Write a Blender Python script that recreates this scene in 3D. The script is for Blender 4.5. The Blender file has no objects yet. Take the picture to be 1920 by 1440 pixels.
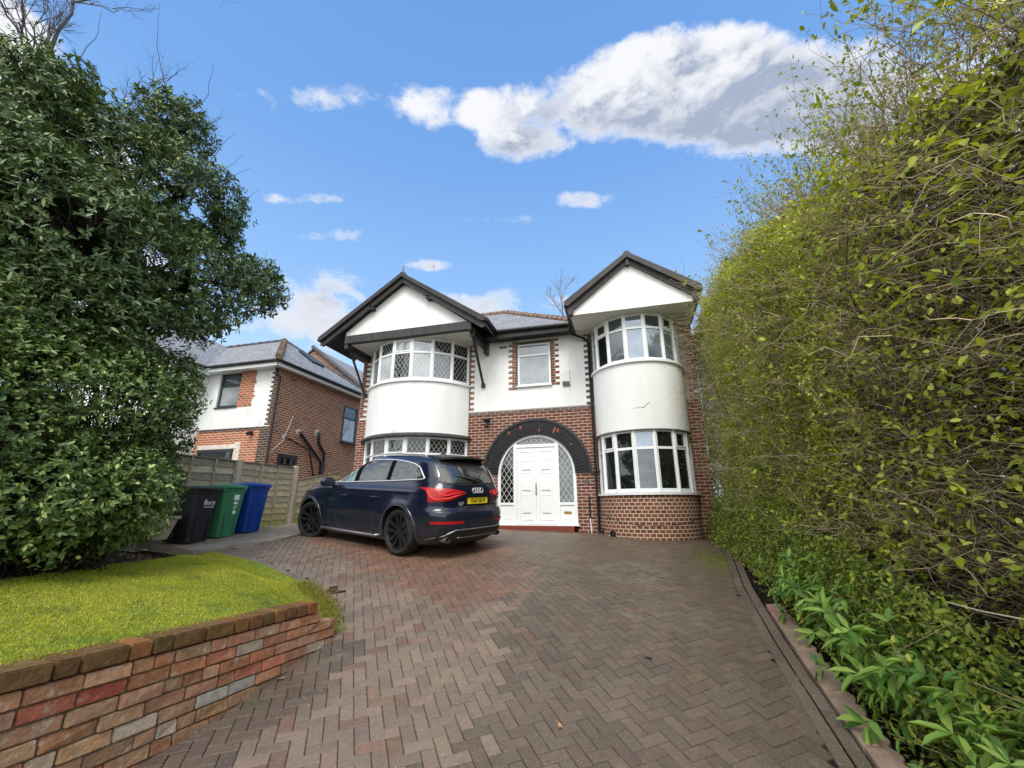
import bpy, bmesh, math, random
import numpy as np
from mathutils import Vector, Matrix
random.seed(7); rng = np.random.default_rng(11)
C = bpy.context.scene.collection
R = math.radians
PI = math.pi
# ------------------------------------------------------------------ camera, sky, sun, exposure
sc = bpy.context.scene
F, TH, RO, YA = 775.0, R(16.5), R(-.2), R(15.3)
fh = Vector((-math.sin(YA), math.cos(YA), 0)); rh = Vector((math.cos(YA), math.sin(YA), 0)); zz = Vector((0, 0, 1))
fwd = fh*math.cos(TH) + zz*math.sin(TH); up0 = -fh*math.sin(TH) + zz*math.cos(TH)
rt = rh*math.cos(RO) + up0*math.sin(RO); up = -rh*math.sin(RO) + up0*math.cos(RO)
cam = bpy.data.cameras.new('camera'); camo = bpy.data.objects.new('camera', cam); C.objects.link(camo)
cam.sensor_width = 36; cam.lens = F/1920*36; cam.clip_start = .05; cam.clip_end = 2000
m = Matrix((rt, up, -fwd)).transposed().to_4x4(); camo.matrix_world = m
sc.camera = camo
sc.view_settings.view_transform = 'Standard'; sc.view_settings.look = 'None'; sc.view_settings.gamma = 1
sc.view_settings.use_curve_mapping = False
sc.view_settings.exposure = 1.33
sc.cycles.max_bounces = 6; sc.cycles.transparent_max_bounces = 8
sc.cycles.use_denoising = True
SUN_EL, SUN_AZ = R(52), R(169)      # azimuth clockwise from +Y
sd = Vector((math.sin(SUN_AZ)*math.cos(SUN_EL), math.cos(SUN_AZ)*math.cos(SUN_EL), math.sin(SUN_EL)))
sl = bpy.data.lights.new('sun', 'SUN'); sl.energy = 1.05; sl.angle = R(26); sl.color = (1, .945, .86)
so = bpy.data.objects.new('sun', sl); C.objects.link(so); so.rotation_euler = sd.to_track_quat('Z', 'Y').to_euler()

class NT:
    def __init__(s, tree): s.t = tree; s.n = tree.nodes; s.l = tree.links
    def new(s, typ, **kw):
        n = s.n.new(typ)
        for k, v in kw.items():
            if k.startswith('i_'):
                key = k[2:]; key = int(key) if key.isdigit() else key.replace('_', ' ')
                s.set(n, key, v)
            else: setattr(n, k, v)
        return n
    def set(s, n, key, v):
        if isinstance(v, bpy.types.NodeSocket): s.l.new(v, n.inputs[key])
        else: n.inputs[key].default_value = v
    def math(s, op, a, b=None, c=None, clamp=False):
        n = s.n.new('ShaderNodeMath'); n.operation = op; n.use_clamp = clamp
        for i, v in enumerate((a, b, c)):
            if v is not None: s.set(n, i, v)
        return n.outputs[0]
    def vmath(s, op, a, b=None, out=0):
        n = s.n.new('ShaderNodeVectorMath'); n.operation = op
        for i, v in enumerate((a, b)):
            if v is not None: s.set(n, i, v)
        return n.outputs[out]
    def mix(s, fac, a, b, typ='MIX'):
        n = s.n.new('ShaderNodeMix'); n.data_type = 'RGBA'; n.blend_type = typ
        s.set(n, 0, fac); s.set(n, 6, a); s.set(n, 7, b); return n.outputs[2]
    def noise(s, vec, scale, detail=4, rough=.55, out=0, dist=0):
        n = s.n.new('ShaderNodeTexNoise'); s.l.new(vec, n.inputs['Vector']) if vec is not None else None
        n.inputs['Scale'].default_value = scale; n.inputs['Detail'].default_value = detail; n.inputs['Roughness'].default_value = rough
        n.inputs['Distortion'].default_value = dist
        return n.outputs[out]
    def ramp(s, fac, stops):
        n = s.n.new('ShaderNodeValToRGB'); s.l.new(fac, n.inputs[0]); e = n.color_ramp.elements
        while len(e) > 1: e.remove(e[0])
        e[0].position = stops[0][0]; e[0].color = c4(stops[0][1])
        for p, col in stops[1:]: q = e.new(p); q.color = c4(col)
        return n.outputs[0]
    def maprange(s, v, a, b, c=0., d=1., smooth=True):
        n = s.n.new('ShaderNodeMapRange'); n.interpolation_type = 'SMOOTHSTEP' if smooth else 'LINEAR'
        for i, x in enumerate((v, a, b, c, d)): s.set(n, i, x)
        return n.outputs[0]
def c4(c):
    if isinstance(c, (int, float)): return (c, c, c, 1)
    return (c[0], c[1], c[2], 1)
def ray(px, py):
    return (rt*((px-960)/F) - up*((py-720)/F) + fwd).normalized()

wd = bpy.data.worlds.new('World'); sc.world = wd; wd.use_nodes = True
W = NT(wd.node_tree)
bgn = W.n.get('Background') or W.new('ShaderNodeBackground')
sky = W.new('ShaderNodeTexSky', sky_type='NISHITA', sun_disc=False, sun_elevation=SUN_EL, sun_rotation=SUN_AZ, air_density=1.0, dust_density=.6, ozone_density=2.2)
tc = W.new('ShaderNodeTexCoord').outputs['Generated']
sep = W.new('ShaderNodeSeparateXYZ'); W.l.new(tc, sep.inputs[0]); elz = sep.outputs[2]
# clouds: each is a patch of sky direction (centre azimuth / elevation, angular half sizes), broken up with noise
stretch = W.new('ShaderNodeMapping', i_Scale=(1, 1, 1.9)); W.l.new(tc, stretch.inputs[0])
nz1 = W.noise(stretch.outputs[0], 7.5, 9, .62, dist=.25); nz2 = W.noise(stretch.outputs[0], 22, 6, .65)
nz = W.math('ADD', W.math('MULTIPLY', W.math('SUBTRACT', nz1, .5), 2.3), W.math('MULTIPLY', W.math('SUBTRACT', nz2, .5), 1.0))
CL = [(1340, 180, 310, 115, 1.5), (1200, 180, 190, 95, 1.3), (1450, 215, 270, 90, 1.4), (1120, 195, 130, 72, 1.1), (1030, 210, 85, 48, .85), (1270, 115, 190, 68, 1.4), (1010, 262, 70, 36, .7), (930, 208, 85, 42, .8), (1000, 205, 110, 50, .85), (1360, 105, 160, 60, 1.2),
      (1580, 200, 190, 95, .9), (985, 262, 95, 48, .9), (785, 195, 65, 40, .40), (610, 180, 110, 28, .46), (1080, 372, 62, 17, .50), (935, 412, 95, 10, .30),
      (600, 560, 100, 55, .62), (620, 610, 160, 55, .45), (625, 440, 85, 12, .30), (900, 570, 90, 28, .42), (20, 60, 90, 90, .85), (80, 330, 260, 260, .75), (1800, 250, 200, 200, .62), (1700, 520, 330, 230, .62), (560, 375, 60, 10, .25), (790, 498, 40, 10, .36), (1050, 565, 60, 22, .35), (150, 560, 260, 200, .7)]
den = None; topy = None
for (cx, cy, ax, ay, s_) in CL:
    c = ray(cx, cy); t1 = (ray(cx+10, cy)-ray(cx-10, cy)).normalized(); t2 = c.cross(t1) * -1
    if t2.z < 0: t2 = -t2
    sx = (ray(cx+ax, cy)-ray(cx-ax, cy)).length/2; sy = (ray(cx, cy+ay)-ray(cx, cy-ay)).length/2
    dv = W.vmath('SUBTRACT', tc, tuple(c))
    u = W.math('DIVIDE', W.vmath('DOT_PRODUCT', dv, tuple(t1), 1), sx); v = W.math('DIVIDE', W.vmath('DOT_PRODUCT', dv, tuple(t2), 1), sy)
    r2 = W.math('ADD', W.math('MULTIPLY', u, u), W.math('MULTIPLY', v, v))
    g = W.math('MULTIPLY', W.math('SUBTRACT', 1.0, r2), s_)
    den = g if den is None else W.math('SMOOTH_MAX', den, g, .12)
d = W.math('ADD', W.math('MAXIMUM', den, -.9), W.math('MULTIPLY', nz, 1.15))
mask = W.maprange(d, -.05, .75)
thick = W.maprange(W.math('ADD', den, W.math('MULTIPLY', nz, .9)), .35, 1.15)
# shading of the cloud itself: noise sampled a little lower gives sun-side relief
offm = W.new('ShaderNodeMapping', i_Scale=(1, 1, 1.9), i_Location=(0, .0, .06)); W.l.new(tc, offm.inputs[0])
nzo = W.noise(offm.outputs[0], 7.5, 9, .62, dist=.25)
relief = W.maprange(W.math('SUBTRACT', nz1, nzo), -.14, .14)
mc = ray(1290, 190); mt = (ray(1290, 90)-ray(1290, 290)).normalized(); mh = (ray(1290, 90)-ray(1290, 290)).length/2
vm = W.math('DIVIDE', W.vmath('DOT_PRODUCT', W.vmath('SUBTRACT', tc, tuple(mc)), tuple(mt), 1), mh)
low = W.maprange(W.math('ADD', vm, W.math('MULTIPLY', nz, 1.6)), 1.15, -.05)
rim = W.maprange(d, .2, .95)
shade = W.math('MULTIPLY', W.math('MULTIPLY', low, rim), W.math('SUBTRACT', 1.25, W.math('MULTIPLY', relief, .7)), clamp=True)
ccol = W.mix(shade, (.395, .395, .40, 1), (.165, .19, .24, 1))
ccol = W.mix(W.maprange(elz, .28, .5), (.37, .355, .37, 1), ccol)
skys = W.mix(1.0, sky.outputs[0], (.105, .105, .105, 1), 'MULTIPLY')
skyg = W.ramp(W.maprange(elz, .0, .95, 0, 1, False), [(0, (.42, .47, .52)), (.3, (.25, .37, .51)), (.5, (.15, .275, .475)), (.72, (.092, .205, .43)), (1, (.06, .16, .38))])
skyc = W.mix(.80, skys, W.mix(1.0, skyg, (.86, .86, .86, 1), 'MULTIPLY'))
ccl = W.mix(1.0, ccol, (1., 1., 1., 1), 'MULTIPLY')
fin = W.mix(W.math('MULTIPLY', mask, .93), skyc, ccl)
# broad bright cloud bank, added unseen behind the photographer as soft frontal fill
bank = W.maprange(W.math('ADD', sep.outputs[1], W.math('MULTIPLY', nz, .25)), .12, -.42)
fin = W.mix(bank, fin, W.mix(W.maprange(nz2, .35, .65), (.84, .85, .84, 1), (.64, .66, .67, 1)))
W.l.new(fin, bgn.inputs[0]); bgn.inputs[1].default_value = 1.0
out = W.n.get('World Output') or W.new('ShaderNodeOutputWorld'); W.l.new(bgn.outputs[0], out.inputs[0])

# ------------------------------------------------------------------ ground height
YS = [-3, 0, 1.5, 2.3, 3, 3.5, 4, 4.5, 5, 5.5, 6, 7, 8, 9, 10, 11.5, 14]
ZS = [-1.9, -1.85, -1.78, -1.70, -1.64, -1.58, -1.50, -1.385, -1.29, -1.2, -1.12, -.98, -.87, -.79, -.73, -.69, -.68]
def gz(X, Y):
    X = np.clip(np.asarray(X, float), -12, 12); X = np.where(X < -4.5, -4.5+.9*(X+4.5), X)
    return np.interp(Y, YS, ZS) - X*np.interp(Y, [0, 6, 11.5], [.045, .045, .03])
EDGE = [(-7.9, 6.5), (-7.36, 6.28), (-6.61, 6.1), (-5.82, 5.89), (-5.07, 5.56), (-4.48, 5.33), (-4.03, 5.07), (-3.59, 4.78), (-3.15, 4.3), (-3.1, 4.0)]
def seg_dist(X, Y, P):
    X = np.asarray(X, float); Y = np.asarray(Y, float); best = np.full(X.shape, 1e9)
    for (x0, y0), (x1, y1) in zip(P[:-1], P[1:]):
        dx, dy = x1-x0, y1-y0; t = np.clip(((X-x0)*dx+(Y-y0)*dy)/(dx*dx+dy*dy), 0, 1)
        best = np.minimum(best, np.hypot(X-x0-t*dx, Y-y0-t*dy))
    return best
def lawnz(X, Y):
    X = np.asarray(X, float); Y = np.asarray(Y, float)
    pl = -.93 - .073*X - .053*Y - .02
    t = np.clip(seg_dist(X, Y, EDGE)/.75, 0, 1); t = t*t*(3-2*t)
    return pl*t + (gz(X, Y)+.02)*(1-t)
def inside(poly, X, Y):
    X = np.asarray(X, float); Y = np.asarray(Y, float); r = np.zeros(X.shape, bool); n = len(poly)
    for i in range(n):
        x0, y0 = poly[i]; x1, y1 = poly[(i+1) % n]
        c = ((y0 > Y) != (y1 > Y)) & (X < (x1-x0)*(Y-y0)/((y1-y0) if y1 != y0 else 1e-9)+x0)
        r ^= c
    return r
# ------------------------------------------------------------------ materials
MATS = {}
def mat(name, col=(.5, .5, .5), rough=.7, metal=0., spec=.5, coat=0., build=None, alpha=None):
    if name in MATS: return MATS[name]
    m = bpy.data.materials.new(name); m.use_nodes = True; T = NT(m.node_tree)
    b = T.n['Principled BSDF']
    b.inputs['Base Color'].default_value = c4(col); b.inputs['Roughness'].default_value = rough
    b.inputs['Metallic'].default_value = metal; b.inputs['Specular IOR Level'].default_value = spec
    b.inputs['Coat Weight'].default_value = coat; b.inputs['Coat Roughness'].default_value = .16
    if build: build(T, b)
    MATS[name] = m; return m
def tcoord(T, out='Object'):
    return T.new('ShaderNodeTexCoord').outputs[out]
def bump(T, b, h, strength=.4, dist=.01):
    n = T.new('ShaderNodeBump', i_Strength=strength, i_Distance=dist); T.l.new(h, n.inputs['Height']); T.l.new(n.outputs[0], b.inputs['Normal'])
def brick_mat(name, c1, c2, cm, dark=(.05, .035, .03), darkamt=.25, hgt=.085, wid=.245, mort=.011, stain=(.5, .45, .4), header=False, rough=.85):
    def bd(T, b):
        uv = tcoord(T, 'UV')
        bt = T.new('ShaderNodeTexBrick', offset=.5, offset_frequency=2, squash=1.0)
        T.l.new(uv, bt.inputs['Vector'])
        for k, v in (('Color1', c4(c1)), ('Color2', c4(c2)), ('Mortar', c4(cm)), ('Scale', 1.0), ('Mortar Size', mort), ('Mortar Smooth', .25), ('Bias', 0.), ('Brick Width', wid), ('Row Height', hgt)): bt.inputs[k].default_value = v
        ob = uv
        n1 = T.noise(ob, 2.2, 5, .6); n2 = T.noise(ob, 45, 4, .6)
        # cell noise: same per brick -> variation
        v = T.new('ShaderNodeTexVoronoi', feature='F1'); mp = T.new('ShaderNodeMapping', i_Scale=(1/wid*.9, 1/hgt, 1)); T.l.new(ob, mp.inputs[0]); T.l.new(mp.outputs[0], v.inputs['Vector']); v.inputs['Scale'].default_value = 1.
        vs = T.new('ShaderNodeSeparateColor'); T.l.new(v.outputs['Color'], vs.inputs[0])
        dk = T.maprange(vs.outputs[0], 1-darkamt*1.3, 1., 0, .75)
        brickc = T.mix(dk, bt.outputs['Color'], c4(dark))
        brickc = T.mix(T.maprange(n2, .3, .75, 0, .35), brickc, c4(dark))
        col = T.mix(bt.outputs['Fac'], brickc, T.mix(T.maprange(n2, .3, .7, 0, .4), c4(cm), c4(tuple(x*.55 for x in cm))))
        col = T.mix(T.maprange(n1, .45, .8, 0, .35), col, T.mix(1., col, c4(stain), 'MULTIPLY'))
        T.l.new(col, b.inputs['Base Color'])
        h = T.math('ADD', T.math('MULTIPLY', bt.outputs['Fac'], -1.), T.math('MULTIPLY', n2, .35)); bump(T, b, h, .6, .008)
    return mat(name, rough=rough, spec=.25, build=bd)
BR = dict()
BR['red'] = brick_mat('main_house_brick', (.21, .062, .038), (.135, .043, .03), (.50, .41, .33), (.07, .033, .028), .35)
BR['redleft'] = brick_mat('warm_house_brick', (.25, .073, .041), (.17, .053, .034), (.50, .41, .33), (.09, .04, .03), .2)
BR['bay'] = brick_mat('bay_header_brick', (.25, .085, .05), (.17, .06, .04), (.60, .48, .35), (.06, .04, .03), .25, wid=.132, mort=.011)
BR['neigh'] = brick_mat('neighbour_brick', (.36, .14, .08), (.28, .10, .058), (.70, .55, .42), (.08, .04, .035), .3)
BR['neighfront'] = brick_mat('neighbour_front_brick', (.50, .15, .06), (.38, .11, .05), (.68, .54, .44), (.12, .05, .04), .12)
BR['dark'] = brick_mat('dark_quoin_brick', (.055, .035, .032), (.10, .055, .045), (.30, .25, .22), (.02, .016, .018), .4)
BR['black'] = brick_mat('painted_black_arch_brick', (.012, .013, .017), (.018, .018, .023), (.035, .035, .04), (.008, .008, .01), .06, wid=.085, hgt=.3, rough=.45)
BR['step'] = brick_mat('red_step_brick', (.26, .045, .028), (.2, .04, .028), (.2, .08, .06), (.15, .04, .03), .1, wid=.12, hgt=.1)
BR['greybrick'] = brick_mat('grey_string_course', (.20, .16, .135), (.13, .10, .09), (.42, .38, .33), (.08, .06, .06), .3)
def plain(name, col, rough=.6, var=.12, scale=3., bmp=.0, spec=.4, metal=0, coat=0, bscale=60, streak=False, dirt=(.55, .52, .45), dirtamt=.0):
    def bd(T, b):
        ob = tcoord(T)
        if streak:
            mp = T.new('ShaderNodeMapping', i_Scale=(1, 1, .16)); T.l.new(ob, mp.inputs[0]); ob2 = mp.outputs[0]
        else: ob2 = ob
        n = T.noise(ob2, scale, 6, .62)
        c = T.mix(T.maprange(n, .35, .7), c4(tuple(min(1, x*(1+var)) for x in col)), c4(tuple(x*(1-var) for x in col)))
        if dirtamt:
            n3 = T.noise(ob2, scale*2.3, 7, .7); c = T.mix(T.maprange(n3, .52, .78, 0, dirtamt), c, c4(tuple(a*b_ for a, b_ in zip(col, dirt))))
        T.l.new(c, b.inputs['Base Color'])
        if bmp: bump(T, b, T.noise(ob, bscale, 5, .65), bmp, .006)
    return mat(name, col, rough, metal, spec, coat, bd)
M = {}
M['render'] = plain('white_painted_render', (.80, .81, .81), .75, .05, 1.6, .45, bscale=30, streak=True, dirt=(.80, .79, .73), dirtamt=.45)
M['render_old'] = plain('flaking_white_render', (.76, .78, .78), .8, .06, 1.2, .4, bscale=25, dirt=(.62, .5, .42), dirtamt=.6)
M['buff'] = plain('bare_buff_render', (.42, .35, .29), .9, .25, 2.5, .5)
M['upvc'] = plain('white_plastic_frame', (.82, .84, .86), .28, .015, 2)
M['soffit'] = plain('white_soffit_board', (.70, .68, .63), .5, .05, 4)
M['blackwood'] = plain('black_painted_timber', (.022, .022, .024), .45, .35, 6, .3, bscale=40, dirt=(3, 2.8, 2.6), dirtamt=.5)
M['greywood'] = plain('charcoal_barge_board', (.040, .037, .037), .6, .25, 8, .3, bscale=40, streak=True)
M['gutter'] = plain('black_plastic_gutter', (.012, .012, .014), .3, .2, 3)
M['lead'] = plain('grey_lead_flashing', (.16, .16, .17), .6, .2, 5)
M['leadwhite'] = plain('pale_leaded_strip', (.62, .62, .60), .4, .1, 5)
M['leadgrey'] = plain('grey_leaded_strip', (.20, .21, .22), .4, .1, 5)
M['gold'] = plain('brass_fitting', (.45, .30, .09), .35, .1, 9, metal=1)
M['chrome'] = plain('satin_chrome_trim', (.78, .79, .80), .32, .05, 3, metal=.55)
M['dullchrome'] = plain('dull_silver_trim', (.30, .31, .33), .35, .1, 3, metal=.8)
M['blackplastic'] = plain('black_plastic', (.015, .015, .016), .42, .2, 8)
M['rubber'] = plain('tyre_rubber', (.018, .017, .017), .8, .3, 15, .3)
M['rim'] = plain('matt_black_wheel', (.012, .012, .013), .38, .3, 10)
M['concretepost'] = plain('pale_concrete_post', (.42, .38, .31), .85, .15, 5, .4, dirt=(.5, .55, .3), dirtamt=.5)
M['terracotta'] = plain('terracotta_ridge_tile', (.21, .145, .105), .85, .45, 9, .5, dirt=(1.9, 2.0, 2.1), dirtamt=.8)
M['greytile'] = plain('grey_hip_tile', (.085, .085, .095), .8, .3, 9, .4)
M['whitebox'] = plain('white_alarm_box', (.72, .73, .72), .4, .03, 3)
M['frame_dark'] = plain('anthracite_window_frame', (.028, .032, .038), .4, .1, 3)
M['mortarpatch'] = plain('pale_mortar_patch', (.62, .57, .52), .9, .15, 8, .4)
M['pillar'] = mat('matt_black_pillar', (.005, .005, .005), .9, 0, .05)
M['bag'] = plain('white_plastic_bag', (.8, .8, .78), .4, .05, 8)
def slate_bd(c1, c2, cm):
    def bd(T, b):
        uv = tcoord(T, 'UV')
        bt = T.new('ShaderNodeTexBrick', offset=.5); T.l.new(uv, bt.inputs['Vector'])
        for k, v in (('Color1', c4(c1)), ('Color2', c4(c2)), ('Mortar', c4(cm)), ('Scale', 1.), ('Mortar Size', .007), ('Mortar Smooth', .1), ('Brick Width', .25), ('Row Height', .17)): bt.inputs[k].default_value = v
        n = T.noise(uv, 9, 6, .7); n2 = T.noise(uv, 1.3, 4, .6)
        c = T.mix(T.maprange(n, .45, .68, 0, .75), bt.outputs['Color'], (.52, .52, .54, 1))
        c = T.mix(T.maprange(n2, .4, .7, 0, .4), c, (.18, .19, .21, 1))
        c = T.mix(bt.outputs['Fac'], c, c4(cm))
        T.l.new(c, b.inputs['Base Color'])
        s = T.new('ShaderNodeSeparateXYZ'); T.l.new(uv, s.inputs[0])
        saw = T.math('FRACT', T.math('DIVIDE', s.outputs[1], .17))
        bump(T, b, T.math('ADD', T.math('MULTIPLY', saw, -.9), T.math('MULTIPLY', n, .5)), .7, .02)
    return bd
M['slate'] = mat('lichen_spotted_slate', rough=.7, spec=.2, build=slate_bd((.25, .255, .27), (.17, .175, .19), (.05, .05, .055)))
def glass(name, base, gl, rough=.015, tint=(.9, .95, 1)):
    m = bpy.data.materials.new(name); m.use_nodes = True; T = NT(m.node_tree)
    T.n.remove(T.n['Principled BSDF']); o = T.n['Material Output']
    d = T.new('ShaderNodeBsdfDiffuse'); ob = tcoord(T); n = T.noise(ob, 1.7, 3, .5)
    T.l.new(T.mix(T.maprange(n, .35, .65), c4(base), c4(tuple(x*.55 for x in base))), d.inputs[0])
    g = T.new('ShaderNodeBsdfGlossy'); g.inputs[0].default_value = c4(tint); g.inputs[1].default_value = rough
    lw = T.new('ShaderNodeLayerWeight', i_Blend=.5); fr_ = T.math('ADD', T.math('MULTIPLY', T.math('POWER', lw.outputs['Facing'], 4.5), .9), .04)
    mx = T.new('ShaderNodeMixShader'); T.l.new(T.math('ADD', fr_, gl, clamp=True), mx.inputs[0])
    T.l.new(d.outputs[0], mx.inputs[1]); T.l.new(g.outputs[0], mx.inputs[2]); T.l.new(mx.outputs[0], o.inputs[0])
    MATS[name] = m; return m
M['glass_dark'] = glass('dark_window_glass', (.012, .016, .014), .035)
M['glass_sky'] = glass('sky_reflecting_glass', (.17, .22, .28), .22, tint=(.80, .88, 1.))
M['glass_grey'] = glass('dim_window_glass', (.06, .075, .085), .08)
M['glass_net'] = glass('net_curtain_glass', (.34, .37, .39), .14)
M['glass_car'] = glass('tinted_car_glass', (.03, .031, .032), .10, tint=(.95, .92, .88))
M['glass_cargreen'] = glass('green_car_glass', (.16, .21, .19), .18)
def attrmat(name, rough=.8, bm=.3, bscale=60, spec=.3, var=.5, subsurf=False, speck=0., noise2=None, bdist=.004, vscale=30, macro=0.):
    def bd(T, b):
        a = T.new('ShaderNodeAttribute', attribute_name='col'); ob = tcoord(T)
        n = T.noise(ob, vscale, 5, .65); nb = T.noise(ob, vscale*.18, 4, .6)
        c = T.mix(T.maprange(n, .35, .7, 0, var), a.outputs['Color'], T.mix(1., a.outputs['Color'], c4(.45), 'MULTIPLY'))
        if macro:
            m1 = T.noise(ob, 1.1, 6, .6, dist=.4); c = T.mix(T.maprange(m1, .42, .62, macro, 0), c, T.mix(1., c, (.50, .48, .44, 1), 'MULTIPLY'))
            m2 = T.noise(ob, 3.7, 5, .65); c = T.mix(T.maprange(m2, .58, .74, 0, .3), c, (.23, .20, .16, 1))
        if speck:
            n3 = T.noise(ob, 95, 3, .6); c = T.mix(T.maprange(n3, .60, .70, 0, speck), c, (.36, .32, .27, 1))
        if noise2:
            nc = T.noise(ob, vscale*.55, 6, .72); c = T.mix(T.maprange(nc, .52, .70, 0, noise2[0]), c, c4(noise2[1]))
        T.l.new(c, b.inputs['Base Color'])
        bump(T, b, T.noise(ob, bscale, 5, .7), bm, bdist)
    return mat(name, rough=rough, spec=spec, build=bd)
M['pav'] = attrmat('worn_block_paver', .5, .6, 120, .35, .4, speck=.75, noise2=(.3, (.12, .095, .06)), macro=.3)
M['oldbrick'] = attrmat('weathered_wall_brick', .9, 1., 38, .15, .6, noise2=(.7, (.50, .46, .38)), bdist=.014, vscale=17)
M['coping'] = attrmat('mossy_coping_brick', .9, 1., 38, .15, .6, noise2=(.6, (.19, .17, .05)), bdist=.014, vscale=17)
M['wood'] = attrmat('weathered_fence_timber', .85, .5, 40, .2, .5, noise2=(.5, (.22, .21, .07)), vscale=12)
def leafmat(name, rough=.45, trans=.3, spec=.4):
    m = bpy.data.materials.new(name); m.use_nodes = True; T = NT(m.node_tree); b = T.n['Principled BSDF']; o = T.n['Material Output']
    a = T.new('ShaderNodeAttribute', attribute_name='col')
    T.l.new(a.outputs['Color'], b.inputs['Base Color']); b.inputs['Roughness'].default_value = rough; b.inputs['Specular IOR Level'].default_value = spec
    tr = T.new('ShaderNodeBsdfTranslucent'); T.l.new(T.mix(1., a.outputs['Color'], (1.5, 1.45, .45, 1), 'MULTIPLY'), tr.inputs[0])
    mx = T.new('ShaderNodeMixShader'); mx.inputs[0].default_value = trans
    T.l.new(b.outputs[0], mx.inputs[1]); T.l.new(tr.outputs[0], mx.inputs[2]); T.l.new(mx.outputs[0], o.inputs[0]); MATS[name] = m; return m
M['leaf_gloss'] = leafmat('glossy_evergreen_leaf', .36, .12, .4)
M['leaf'] = leafmat('soft_green_leaf', .5, .3, .35)
M['grass'] = leafmat('grass_blade', .6, .35, .2)
M['twig'] = attrmat('twig_bark', .85, .2, 60, .2, .3)
def soil_bd(T, b):
    ob = tcoord(T); n = T.noise(ob, 7, 8, .75); n2 = T.noise(ob, 40, 4, .7)
    T.l.new(T.ramp(n2, [(.3, (.012, .009, .007)), (.6, (.035, .025, .018)), (.75, (.10, .075, .05))]), b.inputs['Base Color']); bump(T, b, T.math('ADD', n, n2), 1., .04)
M['soil'] = mat('dark_soil', rough=.95, spec=.1, build=soil_bd)
def joint_bd(T, b):
    ob = tcoord(T); n = T.noise(ob, 5, 6, .7); n2 = T.noise(ob, 60, 3, .6)
    c = T.mix(T.maprange(n, .45, .65), (.022, .018, .014, 1), (.05, .052, .02, 1)); T.l.new(T.mix(T.maprange(n2, .5, .7, 0, .5), c, (.01, .009, .008, 1)), b.inputs['Base Color']); bump(T, b, n2, .6, .005)
M['joint'] = mat('mossy_sand_joint', rough=.95, spec=.1, build=joint_bd)
M['turf'] = plain('turf_base', (.13, .17, .02), .9, .4, 12, .6)
M['flag'] = plain('wet_concrete_flag', (.26, .225, .18), .45, .25, 4, .3, dirt=(.55, .6, .5), dirtamt=.6, bscale=30)
M['earth'] = plain('garden_ground', (.10, .10, .05), .95, .3, 2, .5)
def bin_mat(name, col): return plain(name, col, .42, .12, 5, .25, bscale=90, dirt=(.7, .7, .7), dirtamt=.5, streak=True)
def paint_bd(T, b):
    ob = tcoord(T); s = T.new('ShaderNodeSeparateXYZ'); T.l.new(ob, s.inputs[0])
    n = T.noise(ob, 6, 6, .65); mp = T.new('ShaderNodeMapping', i_Scale=(1, 1, .12)); T.l.new(ob, mp.inputs[0]); n2 = T.noise(mp.outputs[0], 14, 5, .7)
    low = T.maprange(s.outputs[2], .95, .25, 0, 1)
    dirt = T.math('MULTIPLY', low, T.maprange(n2, .3, .75, .25, .9))
    T.l.new(T.mix(dirt, (.008, .011, .033, 1), (.04, .042, .048, 1)), b.inputs['Base Color'])
    T.l.new(T.math('ADD', .16, T.math('MULTIPLY', dirt, .3)), b.inputs['Roughness'])
M['paint'] = mat('dusty_navy_car_paint', rough=.28, metal=.3, coat=.55, build=paint_bd)
def lamp_bd(T, b):
    b.inputs['Base Color'].default_value = (.42, .012, .012, 1)
M['redlens'] = mat('red_lamp_lens', (.42, .010, .013), .25, 0, .4, .25)
M['redlens2'] = mat('bright_red_lamp_strip', (.85, .07, .08), .3, 0, .4, .2)
M['plate'] = mat('yellow_number_plate', (.80, .60, .03), .4)
M['platetext'] = mat('black_plate_lettering', (.01, .01, .01), .4)
M['sticker'] = mat('white_sticker', (.75, .77, .78), .5)
M['sand'] = plain('buff_stone_pot', (.42, .34, .25), .85, .2, 6, .3)
M['edging'] = plain('pink_concrete_edging', (.30, .21, .15), .9, .2, 9, .4, bscale=80, dirt=(.5, .48, .4), dirtamt=.5)
M['deadleaf'] = leafmat('dead_leaf', .7, .15, .2)

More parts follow.
